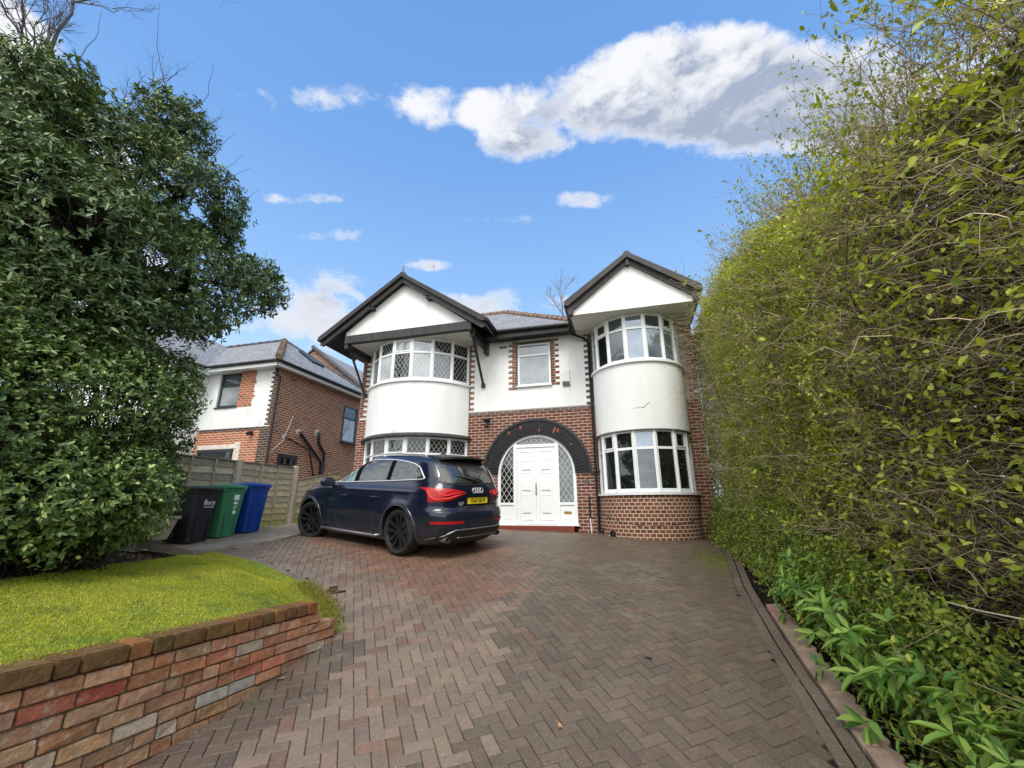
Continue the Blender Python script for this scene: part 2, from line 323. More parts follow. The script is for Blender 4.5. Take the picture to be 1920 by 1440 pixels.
# ------------------------------------------------------------------ mesh helpers
class MB:
    def __init__(s): s.v = []; s.f = []; s.c = []; s.uv = []; s.cur = None
    def face(s, pts, col=None, uv=None):
        i = len(s.v); s.v += [tuple(p) for p in pts]; s.f.append(tuple(range(i, i+len(pts)))); s.c.append(col or s.cur or (.5, .5, .5)); s.uv.append(uv); return s
    def box(s, x0, x1, y0, y1, z0, z1, M_=None, col=None):
        P = [Vector((x, y, z)) for z in (z0, z1) for y in (y0, y1) for x in (x0, x1)]
        if M_ is not None: P = [M_ @ p for p in P]
        for q in ((0, 2, 3, 1), (4, 5, 7, 6), (0, 1, 5, 4), (2, 6, 7, 3), (0, 4, 6, 2), (1, 3, 7, 5)): s.face([P[k] for k in q], col)
        return s
    def hexa(s, P, col=None):  # 8 points bottom ring, top ring
        for q in ((0, 3, 2, 1), (4, 5, 6, 7), (0, 1, 5, 4), (1, 2, 6, 5), (2, 3, 7, 6), (3, 0, 4, 7)): s.face([P[k] for k in q], col)
        return s
    def beam(s, a, b, w, h, upv=(0, 0, 1), col=None):
        a = Vector(a); b = Vector(b); d = (b-a).normalized(); u = Vector(upv); r = d.cross(u).normalized(); u = r.cross(d).normalized()
        P = [a-r*w/2-u*h/2, a+r*w/2-u*h/2, a+r*w/2+u*h/2, a-r*w/2+u*h/2]; Q = [p+(b-a) for p in P]
        return s.hexa(P+Q, col)
    def tube(s, pts, r, n=8, cap=True, col=None):
        pts = [Vector(p) for p in pts]; rr = r if isinstance(r, (list, tuple)) else [r]*len(pts); rings = []
        ref = Vector((0, 0, 1)); prev = None
        for i, p in enumerate(pts):
            d = (pts[min(i+1, len(pts)-1)]-pts[max(i-1, 0)]).normalized()
            a = d.cross(ref if abs(d.z) < .95 else Vector((0, 1, 0))).normalized() if prev is None else (prev - d*prev.dot(d)).normalized()
            prev = a; b = d.cross(a)
            rings.append([p + (a*math.cos(2*PI*k/n)+b*math.sin(2*PI*k/n))*rr[i] for k in range(n)])
        for i in range(len(rings)-1):
            for k in range(n): s.face([rings[i][k], rings[i][(k+1) % n], rings[i+1][(k+1) % n], rings[i+1][k]], col)
        if cap: s.face(rings[0][::-1], col); s.face(rings[-1], col)
        return s
    def prism(s, poly, y0, y1, col=None):     # polygon in (x,z), extruded along y
        n = len(poly); a = [(x, y0, z) for x, z in poly]; b = [(x, y1, z) for x, z in poly]
        s.face(a, col); s.face(b[::-1], col)
        for i in range(n): s.face([a[i], b[i], b[(i+1) % n], a[(i+1) % n]], col)
        return s
    def grid(s, P, col=None, closed=False, flip=False, uvf=None):
        for i in range(len(P)-1):
            m = len(P[0])
            for j in range(m if closed else m-1):
                q = [P[i][j], P[i][(j+1) % m], P[i+1][(j+1) % m], P[i+1][j]]
                uv = None
                if uvf: uv = [uvf(i, j), uvf(i, j+1), uvf(i+1, j+1), uvf(i+1, j)]
                if flip: q = q[::-1]; uv = uv[::-1] if uv else None
                s.face(q, col, uv)
        return s
    def build(s, name, mt, parent=None, smooth=False, merge=False, bev=0, col=False, M_=None, recalc=True):
        me = bpy.data.meshes.new(name); vs = s.v
        me.from_pydata([tuple(p) for p in vs], [], s.f)
        uvl = me.uv_layers.new(name='UVMap'); me.update()
        data = np.zeros((len(me.loops), 2)); li = 0
        for fi, p in enumerate(me.polygons):
            if s.uv[fi] is not None:
                for k in range(len(s.f[fi])): data[li+k] = s.uv[fi][k]
            else:
                n = p.normal; ax = abs(n.x), abs(n.y), abs(n.z)
                for k, vi in enumerate(s.f[fi]):
                    x, y, z = vs[vi]
                    data[li+k] = (x, y) if ax[2] >= max(ax[0], ax[1]) and ax[2] > .8 else ((y, z) if ax[0] > ax[1] else (x, z))
            li += len(s.f[fi])
        uvl.data.foreach_set('uv', data.ravel())
        if col:
            ca = me.color_attributes.new('col', 'FLOAT_COLOR', 'CORNER'); arr = np.ones((len(me.loops), 4)); li = 0
            for fi, f in enumerate(s.f):
                arr[li:li+len(f), :3] = s.c[fi]; li += len(f)
            ca.data.foreach_set('color', arr.ravel())
        me.materials.append(mt)
        o = bpy.data.objects.new(name, me); C.objects.link(o)
        if merge or bev or recalc:
            bm = bmesh.new(); bm.from_mesh(me)
            if merge or bev or recalc: bmesh.ops.remove_doubles(bm, verts=bm.verts, dist=1e-5)
            if recalc: bmesh.ops.recalc_face_normals(bm, faces=bm.faces)
            if bev:
                ed = [e for e in bm.edges if len(e.link_faces) == 2 and e.calc_face_angle(0) > .5]
                bmesh.ops.bevel(bm, geom=ed, offset=bev, segments=2, affect='EDGES', clamp_overlap=True)
            bm.to_mesh(me); bm.free()
        if smooth:
            for p in me.polygons: p.use_smooth = True
            if smooth != 'all':
                try: me.set_sharp_from_angle(angle=R(35))
                except Exception: pass
        if parent: o.parent = parent
        if M_ is not None: o.matrix_basis = M_
        return o
def tag(o, label=None, cat=None, group=None, kind=None):
    for k, v in (('label', label), ('category', cat), ('group', group), ('kind', kind)):
        if v: o[k] = v
    return o
def empty(name, loc, label, cat, group=None, rz=0):
    o = bpy.data.objects.new(name, None); C.objects.link(o); o.location = loc; o.rotation_euler = (0, 0, rz); o.empty_display_size = .1
    tag(o, label, cat, group)
    bpy.context.view_layer.update()
    return o
def rel(root, o):      # o was built in world coordinates: hang it on root keeping its place
    o.parent = root; o.matrix_parent_inverse = root.matrix_world.inverted(); return o
def npmesh(name, V, Fq, colr, mt, parent=None, smooth=False):
    V = np.asarray(V, np.float32); Fq = np.asarray(Fq, np.int32); k = Fq.shape[1]
    me = bpy.data.meshes.new(name); me.vertices.add(len(V)); me.vertices.foreach_set('co', V.ravel())
    me.loops.add(Fq.size); me.loops.foreach_set('vertex_index', Fq.ravel()); me.polygons.add(len(Fq))
    me.polygons.foreach_set('loop_start', np.arange(len(Fq), dtype=np.int32)*k)
    try: me.polygons.foreach_set('loop_total', np.full(len(Fq), k, np.int32))
    except Exception: pass
    me.update(calc_edges=True)
    if colr is not None:
        ca = me.color_attributes.new('col', 'FLOAT_COLOR', 'POINT'); a = np.ones((len(V), 4), np.float32); a[:, :3] = colr; ca.data.foreach_set('color', a.ravel())
    if smooth: me.polygons.foreach_set('use_smooth', np.ones(len(Fq), bool))
    me.materials.append(mt); o = bpy.data.objects.new(name, me); C.objects.link(o)
    if parent is not None: rel(parent, o)
    return o
def unit(a): return a/np.maximum(np.linalg.norm(a, axis=-1, keepdims=True), 1e-9)
def leaves(name, P, D, Nn, L, Wd, col, mt, parent=None, fold=.25, droop=.15):
    """P base points, D leaf direction, Nn leaf normal, L length, Wd half width, col (n,3)"""
    P, D, Nn = map(lambda a: np.asarray(a, float), (P, D, Nn)); D = unit(D); S = unit(np.cross(D, Nn)); Nn = np.cross(S, D)
    L = np.asarray(L)[:, None]; Wd = np.asarray(Wd)[:, None]
    q = [P, P+D*L*.33+S*Wd+Nn*Wd*fold, P+D*L*.72+S*Wd*.75+Nn*(Wd*fold-L*droop*.4), P+D*L-Nn*L*droop, P+D*L*.72-S*Wd*.75+Nn*(Wd*fold-L*droop*.4), P+D*L*.33-S*Wd+Nn*Wd*fold]
    V = np.stack(q, 1).reshape(-1, 3); n = len(P); b = np.arange(n)[:, None]*6
    Fq = np.concatenate([b+np.array([[0, 1, 2, 3]]), b+np.array([[0, 3, 4, 5]])], 1).reshape(-1, 4)
    cc = np.repeat(np.asarray(col)[:, None, :], 6, 1).reshape(-1, 3)
    return npmesh(name, V, Fq, cc, mt, parent)
def twigs(name, paths, r0, r1, col, mt, parent=None, n=3):
    """paths (N,K,3); tapered tubes"""
    N, K, _ = paths.shape; d = np.gradient(paths, axis=1); d = unit(d)
    ref = np.where(np.abs(d[..., 2:3]) > .9, np.array([1., 0, 0]), np.array([0, 0, 1.])); a = unit(np.cross(d, ref)); b = np.cross(d, a)
    r = (np.asarray(r0)[:, None]*(1-np.linspace(0, 1, K))+np.asarray(r1)[:, None]*np.linspace(0, 1, K))[..., None, None]
    th = np.arange(n)*2*PI/n
    ring = paths[:, :, None, :]+r*(a[:, :, None, :]*np.cos(th)[None, None, :, None]+b[:, :, None, :]*np.sin(th)[None, None, :, None])
    V = ring.reshape(-1, 3); idx = np.arange(N*K*n).reshape(N, K, n)
    Fq = np.stack([idx[:, :-1], np.roll(idx[:, :-1], -1, 2), np.roll(idx[:, 1:], -1, 2), idx[:, 1:]], -1).reshape(-1, 4)
    cc = np.repeat(np.asarray(col)[:, None, :], K*n, 1).reshape(-1, 3)
    return npmesh(name, V, Fq, cc, mt, parent)
def text_mesh(name, body, size, mt, parent, M_, extrude=.002, align='CENTER', xs=1.):
    cu = bpy.data.curves.new(name, 'FONT'); cu.body = body; cu.size = size; cu.extrude = extrude; cu.align_x = align; cu.align_y = 'CENTER'; cu.offset = size*.012
    to = bpy.data.objects.new(name+'_tmp', cu); C.objects.link(to); bpy.context.view_layer.update()
    me = bpy.data.meshes.new_from_object(to.evaluated_get(bpy.context.evaluated_depsgraph_get())); bpy.data.objects.remove(to); bpy.data.curves.remove(cu)
    me.name = name; me.transform(Matrix.Diagonal((xs, 1, 1, 1)))
    me.transform(M_); me.materials.clear(); me.materials.append(mt); o = bpy.data.objects.new(name, me); C.objects.link(o)
    if parent: o.parent = parent
    return o
# ------------------------------------------------------------------ ground, driveway, lawn, beds
def jit(c, a): k = 1+random.uniform(-a, a); return tuple(max(0, x*k*(1+random.uniform(-a*.25, a*.25))) for x in c)
g = MB()
gx = sorted(set([-300, -120, -60, -30, -20, 20, 30, 60, 120, 300] + [x*.5 for x in range(-26, 27)])); gy = sorted(set([-300, -120, -50, -20, -8, 25, 40, 80, 150, 400]+[y*.5 for y in range(-6, 42)]))
P = [[(x, y, float(gz(x, y))-.22-(.15 if y < 8 and x < -3 else 0)) for x in gx] for y in gy]
tag(g.grid(P).build('ground', M['earth'], smooth='all'), kind='structure')
RE = [(1.95, 11.2), (1.87, 9.88), (1.59, 8.05), (1.41, 6.83), (1.34, 5.98), (1.29, 5.26), (1.27, 4.6), (1.27, 4.03), (1.25, 3.5), (1.25, -1)]
SL = [(-7.54, 6.1), (-7.38, 6.34), (-7.28, 6.68), (-7.09, 6.97), (-7.0, 7.5), (-7.08, 8.17), (-7.1, 8.8), (-7.1, 11.45)]
DRIVE = RE[::-1] + [(1.95, 11.45), (-7.1, 11.45)] + SL[::-1][1:] + EDGE[1:] + [(-3.1, -1)]
DRIVE[:] = [p for p in DRIVE]
def sheet(name, poly, zf, mt, step=.25, kind='structure', skirt=0.):
    X0 = min(p[0] for p in poly); X1 = max(p[0] for p in poly); Y0 = min(p[1] for p in poly); Y1 = max(p[1] for p in poly)
    bm = bmesh.new(); vs = [bm.verts.new((x, y, 0)) for x, y in poly]
    f = bm.faces.new(vs); bmesh.ops.triangulate(bm, faces=[f])
    for ax, a, b in ((0, X0, X1), (1, Y0, Y1)):
        n = int((b-a)/step)
        for i in range(1, n+1):
            co = [0, 0, 0]; no = [0, 0, 0]; co[ax] = a+i*step; no[ax] = 1
            bmesh.ops.bisect_plane(bm, geom=bm.verts[:]+bm.edges[:]+bm.faces[:], plane_co=co, plane_no=no)
    if skirt:
        be = [e for e in bm.edges if len(e.link_faces) == 1]
        r = bmesh.ops.extrude_edge_only(bm, edges=be); low = [v for v in r['geom'] if isinstance(v, bmesh.types.BMVert)]
    else: low = []
    ls = set(low)
    for v in bm.verts: v.co.z = float(zf(v.co.x, v.co.y)) - (skirt if v in ls else 0)
    bmesh.ops.recalc_face_normals(bm, faces=bm.faces)
    up_ = sum(f.normal.z for f in bm.faces)
    if up_ < 0: bmesh.ops.reverse_faces(bm, faces=bm.faces)
    me = bpy.data.meshes.new(name); bm.to_mesh(me); bm.free(); me.materials.append(mt); o = bpy.data.objects.new(name, me); C.objects.link(o)
    for p in me.polygons: p.use_smooth = not skirt
    if kind: tag(o, kind=kind)
    return o
base = sheet('driveway_bed', DRIVE, lambda x, y: gz(x, y)-.012, M['joint'])
# herringbone block paving, every block its own little solid inside one surface
ROT = R(36.5); cr, sr = math.cos(ROT), math.sin(ROT); U = .1025; GAP = .0035
cells = []
for i in range(-110, 110):
    for j in range(-110, 130):
        q = (i-j) % 4
        if q == 0: cells.append((i, j, 2, 1))
        elif q == 3: cells.append((i, j, 1, 2))
cen = np.array([((i+w/2)*U, (j+h/2)*U) for i, j, w, h in cells]); wx = cen[:, 0]*cr-cen[:, 1]*sr-2.; wy = cen[:, 0]*sr+cen[:, 1]*cr+6.
RED = [(-6.7, 7.7), (-4.9, 6.75), (-4.1, 6.2), (-3.1, 5.55), (-2.15, 5.15), (-1.7, 5.4), (-1.45, 6.0), (-1.5, 6.5), (-2.3, 8.3), (-4, 9.5), (-6.2, 9.3)]
DIA = [(-.59, 6.96), (-.13, 7.7), (.42, 7.35), (-.08, 6.5)]
DR2 = [(-3.22 if (x == -3.1 and y < 4.1) else x, y) for x, y in DRIVE]; ok = inside(DR2, wx, wy) & (wy > .5); jx, jy = rng.normal(0, .16, len(wx)), rng.normal(0, .16, len(wx)); inred = inside(RED, wx+jx, wy+jy); dcx, dcy = -.1, 7.1
col_n = np.array([math.sin(x*1.3+math.sin(y*2.1))*.5+math.sin(y*1.7+x*.6)*.5 for x, y in zip(wx, wy)])
pv = MB(); innerR = [(x-.0, y) for x, y in RE]
hole = {(-4.02, 5.12)}
dE = seg_dist(wx, wy, EDGE[:-2]); dR = seg_dist(wx, wy, RE)
def block(mb, cx, cy, w, h, ang, col, dz=0., th=.014, ch=.005):
    ca, sa = math.cos(ang), math.sin(ang)
    tz = random.gauss(0, .0012)+dz; tl = (random.gauss(0, .006), random.gauss(0, .006))
    def pt(a, b, z): X = cx+a*ca-b*sa; Y = cy+a*sa+b*ca; return (X, Y, float(gz(X, Y))+z+tz+a*tl[0]+b*tl[1])
    w2, h2 = w/2-GAP/2, h/2-GAP/2
    A = [pt(a*(w2-ch), b*(h2-ch), 0) for a, b in ((-1, -1), (1, -1), (1, 1), (-1, 1))]
    B = [pt(a*w2, b*h2, -ch*.8) for a, b in ((-1, -1), (1, -1), (1, 1), (-1, 1))]
    D = [pt(a*w2, b*h2, -th-.01) for a, b in ((-1, -1), (1, -1), (1, 1), (-1, 1))]
    mb.face(A, col); dk = tuple(x*.8 for x in col)
    for k in range(4): mb.face([B[k], B[(k+1) % 4], A[(k+1) % 4], A[k]], dk); mb.face([D[k], D[(k+1) % 4], B[(k+1) % 4], B[k]], dk)
for k, (i, j, w, h) in enumerate(cells):
    if not ok[k] or dE[k] < .08 or dR[k] < .05: continue
    X, Y = wx[k], wy[k]
    if math.hypot(X+3.93, Y-5.22) < .13: continue
    if math.hypot(X+3.35, Y-4.45) < .12: continue
    n = col_n[k]
    if inred[k]: c = (.22, .125, .085) if n > -.4 else (.195, .125, .09)
    elif X < -1.35+.25*math.sin(Y*2.2)+jx[k]*.8-1.6*min(1, max(0, Y-5.3)): c = (.215, .160, .120); c = (.20, .125, .09) if random.random() < .14 else c
    else: c = (.138, .104, .075); c = (.16, .108, .078) if random.random() < .10 else c
    du_, dv_ = (X-dcx)*cr+(Y-dcy)*sr, -(X-dcx)*sr+(Y-dcy)*cr; dd = max(abs(du_), abs(dv_))
    if .36 < dd < .47 or .12 < dd < .2: c = (.155, .14, .09)
    mossy = max(0, 1-math.hypot((X-1.35)/.55, (Y-8.3)/1.5))
    c = tuple(a*(1-mossy)+b*mossy for a, b in zip(c, (.14, .15, .02)))
    if Y < 4.2 and X < -2.6: c = (.13, .10, .075)
    block(pv, X, Y, w*U, h*U, ROT, jit(c, .16))
# soldier row along the lawn and two stretcher rows along the right-hand side
def row(poly, off, L, Wb, c, side=1):
    pts = [Vector((x, y)) for x, y in poly]; acc = 0
    for a, b in zip(pts[:-1], pts[1:]):
        d = b-a; ln = d.length; d.normalize(); nrm = Vector((-d.y, d.x))*side; n = max(1, round(ln/L)); l = ln/n
        for i in range(n):
            p = a+d*(l*(i+.5))+nrm*off
            block(pv, p.x, p.y, l, Wb, math.atan2(d.y, d.x), jit(c, .15), dz=.009)
row(EDGE[1:-1], .055, .2, .1, (.17, .155, .125), 1)
row([p for p in RE if p[1] > 1], -.055, .205, .1, (.16, .125, .092), 1)
row([p for p in RE if p[1] > 3.4 and p[1] < 10.5], .055, .205, .1, (.18, .135, .10), 1)
tag(pv.build('driveway', M['pav'], col=True, recalc=False), kind='structure')
# exposed rubble where blocks are missing
hb = MB()
for k in range(26):
    a = random.uniform(-.1, .1); b = random.uniform(-.06, .06); s_ = random.uniform(.008, .022); X = -3.93+a; Y = 5.22+b; z = float(gz(X, Y))-.012
    hb.box(X-s_, X+s_, Y-s_, Y+s_, z, z+s_*.8, None, jit((.2, .09, .05), .4))
tag(hb.build('broken_paver_rubble', M['oldbrick'], col=True, bev=.003), 'red brown rubble in the hole of a missing paving block beside the lawn', 'rubble', kind='stuff')
# beds, lawn, flagged path
LB = [(-5.6, -1), (-5.75, 1.8), (-5.92, 2.89), (-6.36, 3.77), (-6.73, 4.95), (-7.04, 5.59), (-7.36, 6.28)]
LAWN = [(-3.26, -1), (-3.26, 3.9), (-3.12, 4.05)] + EDGE[::-1][1:-1] + LB[::-1][1:]
sheet('lawn_bed', LAWN, lambda x, y: lawnz(x, y)-.01, M['turf'], .2)
def bedz(x, y): t = max(0., min(1., (y-4.8)/1.)); return float(lawnz(x, y))-.03-.12*t
sheet('flower_bed', [(-14, -1)]+LB+[(-7.54, 6.1), (-8.2, 6.3), (-9.3, 6.28), (-14, 6.28)], bedz, M['soil'], .5)
sheet('hedge_bed', [(x+.1, y) for x, y in RE]+[(7, -1), (7, 12.5), (2.05, 12.5)], lambda x, y: gz(x, y)-.03, M['soil'], .5)
sheet('flagged_path', [(-9.3, 6.28), (-8.2, 6.3)]+SL+[(-7.1, 11.49), (-8.4, 11.49), (-8.4, 20), (-11.8, 20), (-11.8, 11), (-9.3, 11)], lambda x, y: gz(x, y)+.035, M['flag'], .6, skirt=.22)
n = 150000
X = rng.uniform(-7.5, -3.1, n); Y = rng.uniform(.2, 6.4, n); k = inside([(-3.2, -1), (-3.2, 3.9), (-3.0, 4.1)]+EDGE[::-1][1:-1]+LB[::-1][1:], X, Y)
X, Y = X[k], Y[k]; n = len(X); Z = lawnz(X, Y)-.004
D = np.stack([rng.normal(0, .55, n), rng.normal(0, .55, n), np.ones(n)], 1); Nn = rng.normal(0, 1, (n, 3))
pat = np.sin(X*2.3+np.sin(Y*1.9)*1.5)*.5+np.sin(Y*3.1-X*1.2)*.5; u = rng.random(n)+pat*.28
cols = np.array([.30, .38, .03])[None]*(1-np.clip(u, 0, 1))[:, None]+np.array([.60, .56, .08])[None]*np.clip(u, 0, 1)[:, None]
p2 = np.sin(X*5.1+1.3*np.sin(Y*4.3))*np.sin(Y*6.2+X*1.7)+rng.normal(0, .35, n); cols[p2 > .75] *= np.array([.55, .68, .8]); bl = rng.random(n) < .05; cols[bl] = (.42, .33, .15)
cols *= rng.uniform(.75, 1.2, n)[:, None]
lw = leaves('lawn', np.stack([X, Y, Z], 1), D, Nn, rng.uniform(.010, .026, n), rng.uniform(.0016, .003, n), cols, M['grass'], fold=.1, droop=.3)
tag(lw, 'short lime green lawn behind the old brick retaining wall', 'grass', kind='stuff')
# scruffy grass bank between wall end and driveway
def scatter(name, pts, L, Wd, cola, colb, mt, spread=.5, label=None, cat=None, flat=False):
    n = len(pts); D = rng.normal(0, 1, (n, 3)); D[:, 2] = np.abs(D[:, 2])*(.1 if flat else 1.4); Nn = rng.normal(0, .3, (n, 3)); Nn[:, 2] = 1
    u = rng.random(n)[:, None]; c = np.array(cola)*(1-u)+np.array(colb)*u
    o = leaves(name, pts, D, Nn, rng.uniform(L*.6, L*1.3, n), rng.uniform(Wd*.6, Wd*1.2, n), c, mt)
    if label: tag(o, label, cat, kind='stuff')
    return o
n = 5200; t = rng.random(n); e = np.array([(-3.15, 4.25), (-3.6, 4.75), (-4.05, 5.05), (-4.5, 5.3)]); i = np.minimum((t*3).astype(int), 2); w = t*3-i
PX = e[i]*(1-w)[:, None]+e[i+1]*w[:, None]+rng.normal(0, .06, (n, 2)); Zb = lawnz(PX[:, 0]-.05, PX[:, 1])
scatter('rough_grass', np.c_[PX, Zb-.01], .045, .0028, (.22, .24, .04), (.36, .31, .10), M['grass'], label='scruffy yellowing grass bank where the lawn meets the driveway', cat='grass')
pts = []
for k in range(1500):
    x = random.uniform(-8.4, -5.6); y = random.uniform(2.6, 6.2)
    if not inside(LB+[(-9, 6.2), (-9, -1)], x, y): continue
    pts.append((x, y, bedz(x, y)+.012))
scatter('leaf_litter', np.array(pts), .05, .012, (.10, .06, .03), (.30, .22, .13), M['deadleaf'], flat=True, label='brown leaf litter scattered over the soil under the evergreen tree', cat='leaves')
pts = [(x, y, float(gz(x, y))+.005) for x, y in zip(rng.uniform(1.55, 2.6, 1600), rng.uniform(3., 11.5, 1600))]
scatter('hedge_leaf_litter', np.array(pts), .045, .011, (.07, .045, .025), (.24, .17, .10), M['deadleaf'], flat=True, label='dead leaves on the dark soil along the foot of the hedge', cat='leaves')
n = 2600; px_ = rng.uniform(-7., 1.6, n); py_ = rng.uniform(2., 11.2, n); dd_ = np.minimum(seg_dist(px_, py_, RE), seg_dist(px_, py_, EDGE)); kk_ = inside(DRIVE, px_, py_) & (rng.random(n) < np.clip(.05+.9*np.exp(-dd_/.22), 0, 1))
pts = np.c_[px_[kk_], py_[kk_], gz(px_[kk_], py_[kk_])+.006]
scatter('paving_debris', pts, .018, .005, (.05, .035, .02), (.30, .22, .13), M['deadleaf'], flat=True, label='tiny leaf scraps and grit caught along the edges of the block paving', cat='debris')
# a few loose leaves on paving and lawn
for k, (x, y, zf, s_, c, lab) in enumerate(((.36, 6.94, gz, .05, (.42, .20, .09), 'single orange brown leaf lying on the paving right of the pale diamond'), (-3.05, 3.5, gz, .04, (.3, .25, .17), 'small dry pale leaf lying on the paving beside the retaining wall end'),
        (-4.9, 2.0, lawnz, .05, (.42, .33, .2), 'curled dry leaf lying on the near part of the lawn'), (-5.6, 4.9, lawnz, .05, (.5, .36, .2), 'pale dry leaf lying on the far part of the lawn'), (-.62, 3.55, gz, .035, (.5, .25, .1), 'tiny orange leaf fragment on the near paving'), (.05, 4.6, gz, .045, (.04, .03, .025), 'dark twiggy leaf scrap on the middle of the driveway'))):
    z = float(zf(x, y))+.012+(.02 if zf is lawnz else 0)
    mb = MB(); a = k*1.3; ca, sa = math.cos(a), math.sin(a)
    ring = [(1, 0, .008), (.5, .38, .0), (-.3, .42, .006), (-1, .05, .012), (-.4, -.35, .004), (.45, -.4, .0)]
    pr = [Vector((x+(u*ca-v*sa)*s_, y+(u*sa+v*ca)*s_, z+w)) for u, v, w in ring]; ctr = Vector((x, y, z-.002))
    for q in range(6): mb.face([ctr, pr[q], pr[(q+1) % 6]], c)
    tag(mb.build('fallen_leaf', M['deadleaf'], col=True), lab, 'leaf')

# ------------------------------------------------------------------ retaining wall, brick by brick
wt = lambda Y: -.70-.053*Y
rw = empty('retaining_wall', (-3.2, 2.0, -1.5), 'low retaining wall of weathered red, buff and whitened bricks holding up the lawn', 'wall')
bk = MB(); PAL = [tuple(min(.6, v*1.5) for v in c) for c in [(.28, .13, .07), (.31, .155, .09), (.25, .13, .075), (.34, .13, .08), (.24, .15, .09), (.31, .18, .11), (.26, .16, .10), (.33, .165, .10), (.30, .10, .065), (.34, .28, .21), (.36, .28, .20), (.13, .09, .07), (.28, .17, .10), (.30, .15, .085)]]
PW = [3, 3, 3, 2, 3, 3, 3, 2, .6, .9, .9, .5, 3, 3]
def rbrick(y0, y1, zt, h, x0, depth, col, jitter=.005):
    j = [random.gauss(0, jitter) for _ in range(4)]; g_ = .006
    y0 += g_; y1 -= g_; zt0, zt1 = zt(y0)-g_*.8, zt(y1)-g_*.8; zb0, zb1 = zt0-h+g_*1.6, zt1-h+g_*1.6
    f = x0+abs(random.gauss(0, .003)); P = [(f-depth, y0, zb0), (f+j[0], y0+j[2]*.5, zb0), (f+j[1], y1+j[3]*.5, zb1), (f-depth, y1, zb1), (f-depth, y0, zt0), (f+j[1]*.6, y0, zt0+j[2]*.4), (f+j[0]*.6, y1, zt1+j[3]*.4), (f-depth, y1, zt1)]
    bk.hexa([Vector(p) for p in P], col)
for c_ in range(8):
    h = .086; top = lambda Y, c=c_: wt(Y)-.107-.086*c
    end = 3.98 if c_ == 0 else (4.22 if c_ < 4 else 4.2)
    y = end; k = 0
    while y > -.6:
        L = .262*random.choice([1, 1, 1, .97, 1.03, .52]) if k else (.13 if c_ % 2 else .262)
        col = jit(random.choices(PAL, PW)[0], .18)
        if c_ == 4 and 3.0 < y < 3.3: col = (.46, .43, .38)
        if c_ == 1 and 2.25 < y < 2.5: col = (.38, .10, .065)
        rbrick(y-L, y, top, h, -3.1, .11, col); y -= L; k += 1
o = bk.build('brickwork', M['oldbrick'], col=True, bev=.006); rel(rw, o)
bk = MB(); y = 3.92
while y > -.6:
    L = random.choice([.125, .13, .14, .24, .25, .135]); col = jit(random.choice([(.22, .115, .05), (.17, .10, .045), (.28, .12, .05), (.16, .11, .045), (.22, .125, .055)]), .2)
    rbrick(y-L, y, wt, .104, -3.088, .23, col, .004); y -= L
o = bk.build('coping', M['coping'], col=True, bev=.008); rel(rw, o)
bk = MB(); bk.hexa([Vector(p) for p in [(-3.3, -.6, -2.2), (-3.113, -.6, -2.2), (-3.113, 4.2, -2.2), (-3.3, 4.2, -2.2), (-3.3, -.6, wt(-.6)-.03), (-3.113, -.6, wt(-.6)-.03), (-3.113, 4.2, wt(4.2)-.22), (-3.3, 4.2, wt(4.2)-.22)]], (.1, .1, .1))
o = bk.build('mortar', plain('crumbly_grey_mortar', (.10, .088, .065), .95, .4, 12, .8, bscale=50)); rel(rw, o)

# ------------------------------------------------------------------ scalloped edging stones
yy = 6.15; kk = 0
EX = lambda y: np.interp(y, [y_ for _, y_ in RE[::-1]], [x_ for x_, _ in RE[::-1]])+.135
ELAB = ['pink edging stone at the far end of the scalloped row, against the soil', 'second scalloped edging stone from the far end of the row', 'scalloped buff edging stone in the middle of the row beside the hedge', 'scalloped edging stone crossed by a drooping leafy shoot', 'scalloped edging stone standing proud after the gap in the row', 'scalloped edging stone nearest the bottom right corner', 'last scalloped edging stone at the lower edge of the view']
while yy > 2.6:
    L = .56; mb = MB(); n = 28; inner = []; outer = []
    tilt = random.uniform(-.02, .03); sh = random.uniform(-.015, .02)
    c = [(.36, .17, .13), (.27, .19, .14), (.25, .185, .14), (.27, .20, .15), (.24, .18, .13), (.25, .19, .14), (.25, .18, .14)][min(kk, 6)]
    for i in range(n+1):
        t = i/n; y = yy-L*t; e = .15+.035*abs(math.sin(t*PI*4))
        xi = float(EX(y))+sh; inner.append((xi, y)); outer.append((xi+e, y))
    tp = lambda x, y, s: (x, y, float(gz(x, y))+.028+s+tilt*(x-1.4))
    for i in range(n):
        a, b, c1, d = inner[i], inner[i+1], outer[i+1], outer[i]
        mb.face([tp(*a, 0), tp(*b, 0), tp(*c1, .02), tp(*d, .02)]); mb.face([tp(*d, .02), tp(*c1, .02), tp(*c1, -.08), tp(*d, -.08)]); mb.face([tp(*a, -.08), tp(*b, -.08), tp(*b, 0), tp(*a, 0)])
    for i in (0, n): mb.face([tp(*inner[i], 0), tp(*outer[i], .02), tp(*outer[i], -.08), tp(*inner[i], -.08)])
    mt = M['edging'] if kk else plain('pink_edging', (.36, .20, .16), .9, .2, 9, .4)
    tag(mb.build('edging_stone', mt, bev=.004), ELAB[min(kk, 6)], 'edging stone', 'scalloped edging stones along the hedge')
    yy -= L+.012; kk += 1
